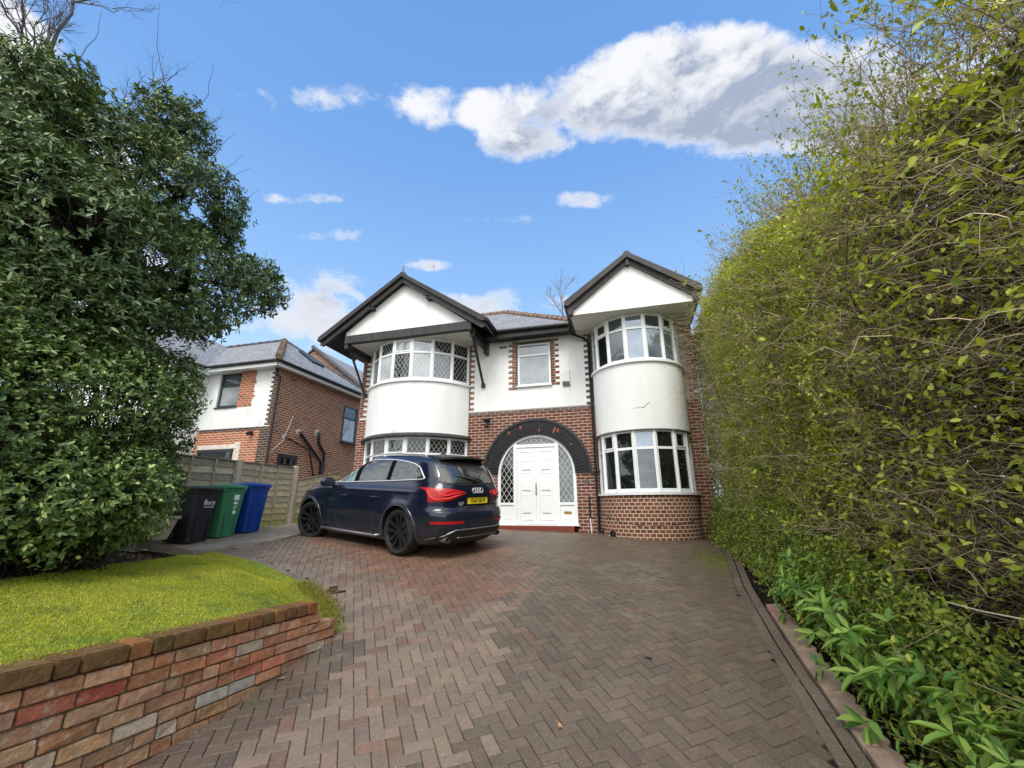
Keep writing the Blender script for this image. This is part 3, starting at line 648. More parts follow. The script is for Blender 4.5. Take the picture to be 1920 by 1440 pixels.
# ------------------------------------------------------------------ main house
YF = 11.5
hs = empty('brick_house', (-3.2, YF, -.7), 'white and red brick house with two round bay towers and an arched white door', 'house')
def part(mb, name, mt, par=None, **k):
    o = mb.build(name, mt, **k); rel(par or hs, o); return o
def lattice(mb, poly, M_, du=.105, dv=.165, w=.008, th=.004, w0=.0):
    """diamond leading clipped to a convex polygon in (u,v); M_ maps (u, -out, v)"""
    us = [p[0] for p in poly]; vs = [p[1] for p in poly]; u0, u1, v0, v1 = min(us), max(us), min(vs), max(vs)
    ar = sum(poly[i][0]*poly[(i+1) % len(poly)][1]-poly[(i+1) % len(poly)][0]*poly[i][1] for i in range(len(poly)))
    pl = poly if ar > 0 else poly[::-1]
    for s_ in (1, -1):
        dx, dy = du, dv*s_; ln = math.hypot(dx, dy); dx /= ln; dy /= ln
        k0 = int(((u1-u0)/du+(v1-v0)/dv))+3
        for k in range(-k0, k0+1):
            px = u0+k*du; py = v0 if s_ > 0 else v1; px += du*.5
            t0, t1 = -9, 9; ok_ = True
            for i in range(len(pl)):
                ax, ay = pl[i]; bx, by = pl[(i+1) % len(pl)]; nx, ny = -(by-ay), bx-ax
                den_ = nx*dx+ny*dy; num = nx*(ax-px)+ny*(ay-py)
                if abs(den_) < 1e-9:
                    if num > 0: ok_ = False; break
                elif den_ > 0: t0 = max(t0, num/den_)
                else: t1 = min(t1, num/den_)
            if not ok_ or t1-t0 < .01: continue
            a = (px+dx*t0, py+dy*t0); b = (px+dx*t1, py+dy*t1); nx, ny = -dy*w/2, dx*w/2
            Q = [(a[0]-nx, a[1]-ny), (b[0]-nx, b[1]-ny), (b[0]+nx, b[1]+ny), (a[0]+nx, a[1]+ny)]
            mb.face([M_ @ Vector((q[0], -w0-th, q[1])) for q in Q])
def basis(A, u, z0=0.):
    """local (u, y, v): u along wall to the viewer's right, -y outward, v up"""
    u = Vector((u[0], u[1], 0)).normalized(); nrm = Vector((-u.y, u.x, 0))   # +y local = into the wall
    return Matrix(((u.x, nrm.x, 0, A[0]), (u.y, nrm.y, 0, A[1]), (0, 0, 1, z0), (0, 0, 0, 1)))
# --- walls
w = MB()
AX, AZ, AR = -2.47, .87, 1.12
arc = [(AX+AR*math.cos(t), AZ+AR*math.sin(t)) for t in np.linspace(0, PI, 33)]
w.face([(-4.58, YF, -1.2), (AX-AR, YF, -1.2), (AX-AR, YF, 2.72), (-4.58, YF, 2.72)]); w.face([(AX+AR, YF, -1.2), (-.75, YF, -1.2), (-.75, YF, 2.72), (AX+AR, YF, 2.72)])
for (x0, z0_), (x1, z1_) in zip(arc[::-1][:-1], arc[::-1][1:]): w.face([(x0, YF, z0_), (x1, YF, z1_), (x1, YF, 2.72), (x0, YF, 2.72)]); w.face([(x0, YF, z0_), (x0, YF+.25, z0_), (x1, YF+.25, z1_), (x1, YF, z1_)])
for x in (AX-AR, AX+AR): w.face([(x, YF, -1.2), (x, YF+.25, -1.2), (x, YF+.25, AZ), (x, YF, AZ)])
part(w, 'wall', BR['red'], recalc=False)
w = MB(); w.box(-8.35, -7.8, YF, YF+.3, -1.2, 2.72); part(w, 'wall', BR['redleft'])
w = MB(); w.box(1.5, 2.0, YF, YF+.3, -1.2, 2.72); part(w, 'wall', BR['redleft'])
w = MB(); w.box(-8.37, 2.02, YF+.3, 17.4, -1.2, 5.0); part(w, 'wall', BR['red'])
w = MB(); w.box(-8.33, -4.58, YF+.01, YF+.29, 2.72, 5.1)
wx0, wx1, wz0, wz1 = -3.0, -1.93, 3.42, 4.88
w.box(-4.58, wx0, YF, YF+.28, 2.725, 5.1); w.box(wx1, -.72, YF, YF+.28, 2.725, 5.1); w.box(wx0, wx1, YF, YF+.28, 2.725, wz0); w.box(wx0, wx1, YF, YF+.28, wz1, 5.1)
part(w, 'wall_render', M['render'])
w = MB(); w.box(1.45, 1.99, YF+.005, YF+.28, 2.72, 4.87); part(w, 'side_render', M['buff'])
w = MB(); w.box(-4.5, -.78, YF-.012, YF+.05, 2.64, 2.735); part(w, 'string_course', BR['greybrick'])
# quoins: toothed brick edges standing a little proud of the render
def teeth(mb, x, z0, z1, base_, tooth, side, y=YF, h=.086):
    z = z0; k = 0
    while z < z1-.02:
        L = base_+(tooth if k % 2 == 0 else 0)
        a, b = (x, x+L) if side > 0 else (x-L, x)
        mb.box(a, b, y-.008-random.random()*.003, y+.05, z+.004, min(z+h, z1)-.004); z += h; k += 1
q = MB(); teeth(q, -4.60, 2.78, 4.9, .13, .12, 1); part(q, 'quoin', BR['redleft'])
q = MB(); teeth(q, -8.36, 2.78, 4.85, .14, .14, 1); part(q, 'quoin', BR['redleft'])
q = MB(); teeth(q, -.70, 2.75, 4.88, .14, .12, -1); q.box(-.72, -.60, YF-.02, YF+.1, -1.2, 4.88); part(q, 'quoin', BR['dark'])
q = MB(); teeth(q, 2.005, 2.75, 4.86, .11, .13, -1); part(q, 'quoin', BR['redleft'])
q = MB(); teeth(q, wx0, 3.34, 4.88, .13, .12, -1); part(q, 'quoin', BR['redleft'])
q = MB(); teeth(q, wx1, 3.40, 4.88, .11, .12, 1); part(q, 'quoin', BR['redleft'])
# --- arch over the door
ring = MB(); N_ = 46; ri, ro = 1.10, 1.49
for i in range(N_):
    t0, t1 = PI*i/N_, PI*(i+1)/N_; g_ = .003
    P4 = [(AX+r*math.cos(t), AZ+r*math.sin(t)) for r, t in ((ri, t0+g_), (ro, t0+g_), (ro, t1-g_), (ri, t1-g_))]
    y0 = YF-.03-random.random()*.005
    front = [(x, y0, z) for x, z in P4]; bk_ = [(x, YF+.12, z) for x, z in P4]
    tm = (t0+t1)/2; uvs = [(i*.085, 0), (i*.085, .39), ((i+1)*.085, .39), ((i+1)*.085, 0)]
    red = i in (13, 17, 24, 27, 30, 34)
    ring.face(front, (.33, .085, .05) if False else None, uvs)
    for k in range(4): ring.face([front[k], bk_[k], bk_[(k+1) % 4], front[(k+1) % 4]])
part(ring, 'door_arch', BR['black'])
rb = MB()
for i, a0, a1 in ((14, .6, .95), (18, .55, .9), (24, .15, .45), (29, .25, .9), (30, .45, .85), (36, .35, .55)):
    rb = MB()
    t0, t1 = PI*(1-i/N_), PI*(1-(i+1)/N_); r0, r1 = ri+(ro-ri)*a0, ri+(ro-ri)*a1
    n_ = 7; pts = [(r0+(r1-r0)*(.5+.5*math.cos(2*PI*k/n_)*random.uniform(.6, 1)), t0+(t1-t0)*(.5+.5*math.sin(2*PI*k/n_)*random.uniform(.6, 1))) for k in range(n_)]
    rb.face([(AX+r*math.cos(t), YF-.0365, AZ+r*math.sin(t)) for r, t in pts]); part(rb, 'bare_brick_patch', plain('bare_red_brick_flake', (.24, .065, .04), .8, .4, 20), recalc=False)
mo = MB()
for i in range(N_):
    t0, t1 = PI*i/N_, PI*(i+1)/N_; P4 = [(AX+r*math.cos(t), AZ+r*math.sin(t)) for r, t in ((1.492, t0), (1.56, t0), (1.56, t1), (1.492, t1))]
    mo.face([(x, YF-.055, z) for x, z in P4]); mo.face([(P4[1][0], YF-.055, P4[1][1]), (P4[1][0], YF, P4[1][1]), (P4[2][0], YF, P4[2][1]), (P4[2][0], YF-.055, P4[2][1])]); mo.face([(P4[0][0], YF-.055, P4[0][1]), (P4[0][0], YF-.02, P4[0][1]), (P4[3][0], YF-.02, P4[3][1]), (P4[3][0], YF-.055, P4[3][1])])
mo.box(-.98, -.70, YF-.05, YF+.03, .86, .92); mo.box(-4.1, -3.9, YF-.05, YF+.03, .86, .92)
part(mo, 'arch_moulding', M['blackwood'])
# --- door set
YD = YF+.10; fr = MB(); fz0 = -.47
def arcband(mb, r0, r1, y0, y1, n=40):
    for i in range(n):
        t0, t1 = PI*i/n, PI*(i+1)/n
        mb.hexa([Vector((AX+r*math.cos(t), y, AZ+r*math.sin(t))) for y in (y0, y1) for r, t in ((r0, t0), (r1, t0), (r1, t1), (r0, t1))])
arcband(fr, 1.03, 1.115, YD-.07, YD+.03)
fr.box(AX-1.115, AX-1.03, YD-.07, YD+.03, fz0, AZ); fr.box(AX+1.03, AX+1.115, YD-.07, YD+.03, fz0, AZ)
px0, px1 = AX-.60, AX+.60
fr.box(px0-.05, px0+.05, YD-.075, YD+.02, fz0, AZ+.86); fr.box(px1-.05, px1+.05, YD-.075, YD+.02, fz0, AZ+.86)
fr.box(px0+.05, px1-.05, YD-.072, YD+.02, 1.61, 1.70)
fr.box(AX-1.03, px0-.05, YD-.068, YD+.02, .03, .10); fr.box(px1+.05, AX+1.03, YD-.068, YD+.02, .03, .10)
fr.box(AX-1.03, px0-.05, YD-.04, YD+.02, fz0, .03); fr.box(px1+.05, AX+1.03, YD-.04, YD+.02, fz0, .03)
fr.box(AX-.98, px0-.1, YD-.05, YD-.035, fz0+.12, -.03); fr.box(px1+.1, AX+.98, YD-.05, YD-.035, fz0+.12, -.03)
fr.box(AX-1.2, AX+1.17, YF-.09, YD+.02, -.50, fz0)
dsf = part(fr, 'door_frame', M['upvc'], bev=.004)
gl = MB(); arcs = lambda r, a, b: [(AX+r*math.cos(t), AZ+r*math.sin(t)) for t in np.linspace(a, b, 12)]
tt = math.acos(.65/1.03); tf = math.acos(.55/1.03)
sideR = [(px1+.05, .10), (AX+1.03, .10), (AX+1.03, AZ)]+arcs(1.03, 0, tt)[1:]
sideL = [(2*AX-x, z) for x, z in sideR][::-1]
fan = [(px0+.05, 1.70), (px1-.05, 1.70)]+arcs(1.03, math.asin((1.70-AZ)/1.03), PI-math.asin((1.70-AZ)/1.03))
fan = [p for p in fan if abs(p[0]-AX) <= .56]
Mi = Matrix.Translation((0, YD-.02, 0))
for poly, nm, gm in ((sideR, 'side_light', 'glass_grey'), (sideL, 'side_light', 'glass_dark'), (fan, 'fan_light', 'glass_grey')):
    gl = MB(); gl.face([Mi @ Vector((x, 0, z)) for x, z in poly]); p_ = part(gl, nm, M[gm], dsf, recalc=False)
    ld = MB(); lattice(ld, poly, Mi, .145, .215, .010, .004, .003); part(ld, 'leading', M['leadwhite'], dsf, recalc=False)
for sgn in (-1, 1):
    x0, x1 = (px0+.052, AX-.002) if sgn < 0 else (AX+.002, px1-.052)
    d_ = MB(); d_.box(x0, x1, YD-.05, YD, fz0+.005, 1.605); dl = part(d_, 'door', M['upvc'], dsf, bev=.004)
    pn = MB(); a, b = x0+.09, x1-.09
    for z0_, z1_ in ((-.36, 1.49),):
        for q_ in ((a, b, z0_, z0_+.012), (a, b, z1_-.012, z1_), (a, a+.012, z0_, z1_), (b-.012, b, z0_, z1_)): pn.box(q_[0], q_[1], YD-.058, YD-.049, q_[2], q_[3])
    a += .07; b -= .07
    for z0_, z1_ in ((-.16, .28), (.44, .88), (1.0, 1.22)):
        pn.box(a, b, YD-.062, YD-.049, z0_, z1_)
        pn.box(a-.015, b+.015, YD-.068, YD-.049, z0_-.016, z0_-.004); pn.box(a-.015, b+.015, YD-.068, YD-.049, z1_+.004, z1_+.016)
    part(pn, 'door_panel', M['upvc'], dsf, bev=.003)
hd = MB(); hd.box(AX-.022, AX+.012, YD-.062, YD-.049, .30, .62); hd.tube([(AX-.005, YD-.06, .50), (AX-.005, YD-.11, .50), (AX+.0, YD-.115, .38), (AX-.005, YD-.065, .34)], .009, 6)
part(hd, 'door_handle', M['gold'], dsf)
lb = MB(); lb.box(px1+.15, AX+.95, YD-.058, YD-.048, -.20, -.13); part(lb, 'letterbox', M['gold'], dsf, bev=.003)
st = MB(); st.box(AX-1.18, AX+1.02, YF-.14, YF+.2, -.80, -.505); part(st, 'door_step', BR['step'])
# --- first floor window in the middle
def rect_window(x0, x1, z0, z1, y, zt, par, gm=('glass_grey', 'glass_net'), lead='leadgrey', fm='upvc', fw=.055, du=.135, dv=.165, M_=None, sill=True):
    T_ = M_ or Matrix.Identity(4); f = MB()
    f.box(x0, x0+fw, y, y+.07, z0, z1, T_); f.box(x1-fw, x1, y, y+.07, z0, z1, T_); f.box(x0+fw, x1-fw, y+.001, y+.07, z0, z0+fw, T_); f.box(x0+fw, x1-fw, y+.001, y+.07, z1-fw, z1, T_)
    if zt: f.box(x0+fw, x1-fw, y-.004, y+.07, zt-fw/2, zt+fw/2, T_)
    if sill: f.box(x0-.04, x1+.04, y-.10, y+.07, z0-.045, z0-.002, T_)
    wf = f.build('window', M[fm], bev=.004); rel(par, wf)
    for (a, b), g_ in zip(([(z0+fw, zt-fw/2), (zt+fw/2, z1-fw)] if zt else [(z0+fw, z1-fw)]), gm[::-1]):
        p_ = MB(); poly = [(x0+fw, a), (x1-fw, a), (x1-fw, b), (x0+fw, b)]; p_.face([T_ @ Vector((u, y+.03, v)) for u, v in poly]); pp = p_.build('pane', M[g_], recalc=False); rel(wf, pp)
        if lead: l_ = MB(); lattice(l_, poly, T_ @ Matrix.Translation((0, y+.03, 0)), du, dv, .008, .003, .002); lo = l_.build('leading', M[lead], recalc=False); rel(wf, lo)
    return wf
rect_window(wx0+.03, wx1-.03, 3.44, 4.78, YF+.03, 4.40, hs, ('glass_net', 'glass_net'))
# --- round bays
class Bay:
    def __init__(s, cx, c_, d_): s.cx = cx; s.R = (c_*c_+d_*d_)/(2*d_); s.cy = YF-d_+s.R; s.h = math.asin(min(1, c_/s.R)); 
    def pt(s, a, dr=0., z=0.): return Vector((s.cx+(s.R+dr)*math.sin(a), s.cy-(s.R+dr)*math.cos(a), z))
    def band(s, mb, dr, z0, z1, dr2=None, n=48, top=True, over=0.):
        dr2 = dr if dr2 is None else dr2; h = s.h+over; an = np.linspace(-h, h, n+1)
        for a, b in zip(an[:-1], an[1:]):
            mb.face([s.pt(a, dr, z0), s.pt(b, dr, z0), s.pt(b, dr2, z1), s.pt(a, dr2, z1)], None, [(a*s.R, z0), (b*s.R, z0), (b*s.R, z1), (a*s.R, z1)])
            if top:
                mb.face([s.pt(a, dr2, z1), s.pt(b, dr2, z1), s.pt(b, -.25, z1), s.pt(a, -.25, z1)]); mb.face([s.pt(a, dr, z0), s.pt(a, -.25, z0), s.pt(b, -.25, z0), s.pt(b, dr, z0)])
def bay_window(B, z0, z1, zt, glasses, lead=None, nf=7, dr=-.03, topsash=()):
    an = np.linspace(-B.h, B.h, nf+1); f = MB(); panes = []; ld = MB(); pw = .048
    for k in range(nf):
        A, Bp = B.pt(an[k], dr), B.pt(an[k+1], dr); L = (Bp-A).length; T_ = basis(A, Bp-A)
        f.box(0, pw, -.03, .05, z0, z1, T_); f.box(L-pw, L, -.03, .05, z0, z1, T_)
        f.box(pw, L-pw, -.028, .05, z0, z0+.085, T_); f.box(pw, L-pw, -.028, .05, z1-.055, z1, T_); f.box(pw, L-pw, -.028, .05, zt-.03, zt+.03, T_)
        sash = k in topsash; e = .03 if sash else 0
        if sash:
            for q_ in ((pw, L-pw, zt+.03, zt+.06), (pw, L-pw, z1-.085, z1-.055), (pw, pw+.03, zt+.06, z1-.085), (L-pw-.03, L-pw, zt+.06, z1-.085)): f.box(q_[0], q_[1], -.042, .04, q_[2], q_[3], T_)
        for (a, b), e_, g_ in (((z0+.085, zt-.03), 0, glasses[k][0]), ((zt+.03, z1-.055), e, glasses[k][1])):
            poly = [(pw+e_, a+e_), (L-pw-e_, a+e_), (L-pw-e_, b-e_), (pw+e_, b-e_)]; p_ = MB(); p_.face([T_ @ Vector((u, .0, v)) for u, v in poly]); panes.append((p_, g_))
            if lead: lattice(ld, poly, T_, .132, .195, .007, .003, .002)
        f.tube([B.pt(an[k], dr+.02, z0), B.pt(an[k], dr+.02, z1)], .035, 8)
    f.tube([B.pt(an[-1], dr+.02, z0), B.pt(an[-1], dr+.02, z1)], .035, 8)
    o = part(f, 'bay_window', M['upvc'], bev=.003)
    for p_, g_ in panes: part(p_, 'pane', M[g_], o, recalc=False)
    if lead: part(ld, 'leading', M[lead], o, recalc=False)
    return o
RB = Bay(.45, 1.15, 1.1); LBy = Bay(-6.25, 1.7, 1.15)
D_, S_, G_, N2 = 'glass_dark', 'glass_sky', 'glass_grey', 'glass_net'
bay_window(RB, .31, 1.78, 1.34, [(D_, D_), (D_, D_), (D_, D_), (G_, S_), (D_, D_), (D_, D_), (D_, D_)], topsash=(1, 5))
bay_window(RB, 3.55, 4.86, 4.47, [(D_, D_), (D_, D_), (G_, G_), (S_, S_), (S_, G_), (S_, D_), (S_, S_)], topsash=(1, 5))
bay_window(LBy, .55, 1.90, 1.42, [(D_, D_), (D_, D_), (D_, D_), (N2, G_), (D_, D_), (D_, D_), (D_, D_)], 'leadwhite', topsash=(3,))
bay_window(LBy, 3.58, 4.89, 4.45, [(N2, D_), (G_, D_), (N2, D_), (D_, N2), (N2, N2), (G_, D_), (D_, D_)], 'leadwhite', topsash=(3,))
b = MB(); RB.band(b, .045, 1.78, 3.5); b2 = MB(); LBy.band(b2, .045, 1.97, 3.52)
part(b, 'bay_render', M['render'], smooth=True); part(b2, 'bay_render', M['render'], smooth=True)
b = MB(); RB.band(b, .05, -1.2, .25); part(b, 'bay_brick', BR['bay'], smooth=True)
b = MB(); LBy.band(b, .05, -1.2, .50); part(b, 'bay_brick', BR['bay'], smooth=True)
for B_, zs in ((RB, (.25, 3.5)), (LBy, (.50, 3.52))):
    for z in zs: b = MB(); B_.band(b, .10, z, z+.05, over=.02); part(b, 'window_sill', M['upvc'], smooth=True)
b = MB(); RB.band(b, .06, 1.765, 1.79); part(b, 'drip_mould', M['lead'], smooth=True)
b = MB(); n_ = 60; an = np.linspace(-LBy.h-.03, LBy.h+.03, n_+1); rad = [.15+random.uniform(-.008, .012) for _ in an]
for i in range(n_):
    a, c_ = an[i], an[i+1]; b.face([LBy.pt(a, rad[i], 1.93), LBy.pt(c_, rad[i+1], 1.93), LBy.pt(c_, .02, 2.03), LBy.pt(a, .02, 2.03)]); b.face([LBy.pt(a, rad[i], 1.90), LBy.pt(c_, rad[i+1], 1.90), LBy.pt(c_, rad[i+1], 1.93), LBy.pt(a, rad[i], 1.93)]); b.face([LBy.pt(a, rad[i], 1.90), LBy.pt(a, -.1, 1.90), LBy.pt(c_, -.1, 1.90), LBy.pt(c_, rad[i+1], 1.90)])
part(b, 'bay_canopy', M['blackwood'])
def onbay(B, px, py, dr=.05):
    r = ray(px, py); o = Vector((-B.cx, -B.cy)); a = r.x**2+r.y**2; bb = 2*(r.x*o.x+r.y*o.y); c_ = o.length_squared-(B.R+dr)**2; t = (-bb-math.sqrt(max(0, bb*bb-4*a*c_)))/(2*a); return r*t
CRK = [(-.62, 2.15), (-.42, 2.27), (-.16, 2.30), (-.08, 2.31), (.0, 2.30), (.06, 2.31), (.16, 2.42), (.36, 2.46), (.62, 2.56)]
ck = MB()
for i, ((a, z), (a2, z2)) in enumerate(zip(CRK[:-1], CRK[1:])):
    w_ = (.004, .005, .008, .012, .018, .022, .006, .004)[i]; ck.face([RB.pt(a, .0475, z), RB.pt(a2, .0475, z2), RB.pt(a2, .0475, z2+w_), RB.pt(a, .0475, z+w_)])
part(ck, 'render_crack', M['lead'], recalc=False)
cb = MB(); cb.tube([RB.pt(a, .062, z) for a, z in ((-1.25, -.16), (-.95, -.25), (-.6, -.37), (-.25, -.42), (.1, -.43), (.45, -.41), (.8, -.35), (1.15, -.27), (1.4, -.2))], .008, 5); part(cb, 'loose_cable', M['blackplastic'])
# --- roofs
def slab(mb, pts, th=.08, uvdir=None):
    P = [Vector(p) for p in pts]; n = (P[1]-P[0]).cross(P[2]-P[0]).normalized()
    if n.z < 0: P = P[::-1]; n = -n
    e1 = Vector((-n.y, n.x, 0)).normalized(); e2 = n.cross(e1)
    uvs = [(p.dot(e1), p.dot(e2)) for p in P]; mb.face(P, None, uvs); Q = [p-n*th for p in P]; mb.face(Q[::-1])
    for i in range(len(P)): j = (i+1) % len(P); mb.face([P[i], Q[i], Q[j], P[j]])
def gable(cx, hsp, za, ze, yf, yb, name='roof'):
    r_ = MB(); slab(r_, [(cx-hsp, yf, ze), (cx, yf, za), (cx, yb, za), (cx-hsp, yb, ze)]); slab(r_, [(cx, yf, za), (cx+hsp, yf, ze), (cx+hsp, yb, ze), (cx, yb, za)]); return part(r_, name, M['slate'], recalc=False)
def barge(cx, hsp, za, ze, yf, h, off, y0, y1, mt, zend=None, name='barge_board'):
    k = (za-ze)/hsp; d = off
    for s_ in (-1, 1):
        poly = [(cx, za-d), (cx+s_*hsp, ze-d), (cx+s_*hsp, ze-d-h*.75), (cx+s_*(hsp-.10), ze-d-h*1.02+k*.02), (cx, za-d-h)]
        b_ = MB(); b_.prism(poly if s_ < 0 else poly[::-1], yf+y0, yf+y1); part(b_, name, mt)
# right gable
gcx, ghs, gza, gze, gy = .42, 1.69, 6.42, 5.20, 10.02
gable(gcx, ghs, gza, gze, gy-.06, 16.5)
barge(gcx, ghs+.01, gza+.02, gze+.02, gy, .15, .0, -.10, .05, M['greywood']); barge(gcx, ghs-.04, gza, gze, gy, .13, .14, .0, .07, M['greywood'])
pw_ = MB(); pw_.prism([(-1.06, 4.87), (1.90, 4.87), (1.90, 5.14), (.42, 6.24), (-1.06, 5.14)], gy+.09, gy+.16); part(pw_, 'gable_panel', M['render'])
vb = MB(); k_ = (gza-gze)/ghs
for s_ in (-1, 1): vb.beam((gcx, gy+.08, 6.135), (gcx+s_*1.50, gy+.08, 6.135-k_*1.50), .03, .03)
part(vb, 'verge_bead', M['upvc'])
for q_ in ((gcx-.035, gcx+.035, gy-.045, gy+.08, 6.08, 6.25), (-1.19, -1.065, gy-.02, gy+.16, 4.86, 5.16), (1.905, 2.03, gy-.02, gy+.16, 4.86, 5.16)): ce = MB(); ce.box(*q_); part(ce, 'gable_box_end', M['greywood'])
sf = MB()
for i in range(13): sf.box(-1.14, 1.98, gy+.06+i*.11, gy+.158+i*.11, 4.862, 4.88)
part(sf, 'soffit', M['soffit'])
for q_ in ((-1.20, -1.145, gy+.02, YF, 4.87, 5.14), (1.985, 2.04, gy+.02, YF+.1, 4.87, 5.14)): gt = MB(); gt.box(*q_); part(gt, 'fascia', M['blackwood'])
for q_ in ([(-1.25, gy-.02, 5.12), (-1.25, YF-.35, 5.09)], [(2.09, gy-.02, 5.12), (2.09, YF+.5, 5.09)]): gt = MB(); gt.tube(q_, .055, 10); part(gt, 'gutter', M['gutter'])
rt_ = MB()
for i in range(18): rt_.tube([(gcx, gy-.08+i*.36, gza-.045), (gcx, gy+.26+i*.36, gza-.045)], [.10, .09], 10)
part(rt_, 'ridge_tile', M['greytile'])
# left gable
lcx, lhs, lza, lze, ly = -6.32, 2.77, 7.00, 5.13, 10.15
gable(lcx, lhs, lza, lze, ly-.05, 17.3)
barge(lcx, lhs+.01, lza+.02, lze+.02, ly, .13, .0, -.09, .04, M['blackwood']); barge(lcx, lhs-.03, lza, lze, ly, .15, .12, .0, .07, M['greywood'])
k_ = (lza-lze)/lhs
pw_ = MB(); pw_.prism([(-8.30, 5.06), (-4.08, 5.06), (-4.08, 5.14), (lcx, 6.78), (-8.30, 5.33)], ly+.20, ly+.28); part(pw_, 'gable_panel', M['render'])
be = MB(); be.box(-8.22, -4.02, ly+.06, ly+.22, 4.89, 5.15); be.box(-4.12, -4.0, ly+.03, ly+.24, 4.86, 5.0); part(be, 'tie_beam', M['greywood'], bev=.006)
for q_ in [(-4.10, -3.96, ly+.24, YF, 4.74, 5.0), (-8.24, -8.10, ly+.1, YF, 4.74, 5.0), (-3.98, -3.88, YF-.28, YF, 4.5, 4.9)]+[(x_-.06, x_+.06, ly, ly+.25, lza-.36-k_*abs(x_-lcx), lza-.25-k_*abs(x_-lcx)) for x_ in (-7.35, -5.42)]: pb = MB(); pb.box(*q_); part(pb, 'purlin_beam', M['blackwood'], bev=.005)
for s__ in (1,): us = MB(); slab(us, [(lcx+1.9, ly+.05, lza-.10-k_*1.9), (lcx+lhs-.03, ly+.05, lze-.09), (lcx+lhs-.03, YF+.05, lze-.09), (lcx+1.9, YF+.05, lza-.10-k_*1.9)], .02); us.box(-4.1, -3.6, YF-.4, YF-.002, 4.93, 5.02); part(us, 'eaves_board', M['blackwood'])
us = MB(); slab(us, [(lcx-1.9, ly+.05, lza-.10-k_*1.9), (lcx-lhs+.03, ly+.05, lze-.09), (lcx-lhs+.03, YF+.05, lze-.09), (lcx-1.9, YF+.05, lza-.10-k_*1.9)], .02)
part(us, 'eaves_board', M['blackwood'])
for x_ in (-4.04, -8.18):
    s_ = MB(); s_.tube([(x_, ly+.33, 4.86), (x_, ly+.40, 4.70), (x_, ly+.56, 4.45), (x_, YF-.06, 3.56)], [.05, .055, .045, .04], 4); s_.box(x_-.055, x_+.055, YF-.09, YF, 3.48, 3.60); part(s_, 'eaves_brace', M['blackwood'])
sf = MB()
for i in range(36): x_ = -8.1+i*.1125; sf.box(x_, x_+.100, ly+.22, YF-.003, 4.893, 4.91)
part(sf, 'soffit', M['soffit'])
for q_ in ([(lcx+lhs+.04, ly-.03, 5.09), (lcx+lhs+.04, 11.06, 5.07)], [(lcx-lhs-.04, ly-.03, 5.09), (lcx-lhs-.04, YF+.5, 5.07)], [(-3.52, 11.03, 5.08), (-1.24, 11.03, 5.06)]): gt = MB(); gt.tube(q_, .057, 10); part(gt, 'gutter', M['gutter'])
for q_ in ((lcx+lhs-.03, lcx+lhs, ly+.03, 11.1, 4.92, 5.06), (-3.56, -1.22, 11.08, 11.11, 4.88, 5.1), (-3.56, -1.2, 11.112, YF-.003, 4.92, 4.96)): gt = MB(); gt.box(*q_); part(gt, 'fascia', M['blackwood'])
dp = MB(); dp.tube([(-1.30, 11.03, 5.05), (-1.30, 11.06, 4.88), (-1.26, 11.16, 4.80), (-.88, 11.36, 4.68), (-.815, 11.42, 4.58), (-.815, 11.42, -.66)], .036, 10)
for z in (4.5, 2.65, .9): dp.tube([(-.815, 11.42, z), (-.815, 11.42, z+.09)], .047, 10)
part(dp, 'drainpipe', M['gutter'], smooth=True)
rm = MB(); A_, B_, P_, Q_ = (-3.54, 11.02, 5.10), (-1.10, 11.02, 5.10), (-4.15, 14.25, 7.31), (-8.4, 14.25, 7.31)
slab(rm, [A_, B_, P_, Q_, (-6.32, 13.8, 7.0)], .06); slab(rm, [B_, (-1.10, 17.5, 5.10), P_], .06); slab(rm, [P_, (-1.10, 17.5, 5.1), (-8.6, 17.5, 5.1), Q_], .06)
part(rm, 'roof', M['slate'], recalc=False)
def tiles(mb, a, b, r=.10, L=.30):
    a, b = Vector(a), Vector(b); n = int((b-a).length/L); d = (b-a)/n
    for i in range(n): mb.tube([a+d*i, a+d*(i+.93)], [r*random.uniform(1., 1.12), r*.86], 8)
ht = MB(); tiles(ht, Vector(B_)+Vector((0, 0, .03)), Vector(P_)+Vector((0, 0, .03))); tiles(ht, Vector(P_)+Vector((0, 0, .03)), Vector(Q_)+Vector((0, 0, .03))); part(ht, 'hip_tile', M['terracotta'])
rt_ = MB(); tiles(rt_, (lcx, ly-.03, lza-.02), (lcx, 13.8, lza-.02), .10, .4); part(rt_, 'ridge_tile', M['greytile'])
fi = MB(); fi.tube([(lcx, ly, lza+.05), (lcx, ly, lza+.16), (lcx+.01, ly, lza+.27), (lcx+.02, ly, lza+.34)], [.05, .035, .022, .004], 8); part(fi, 'finial', M['lead'])
ae = MB(); ae.tube([(-6.05, 11.6, 7.0), (-6.0, 11.6, 9.0)], .006, 4); ae.tube([(-5.98, 11.6, 8.1), (-6.04, 11.6, 8.1)], .02, 5); part(ae, 'aerial', M['dullchrome'])
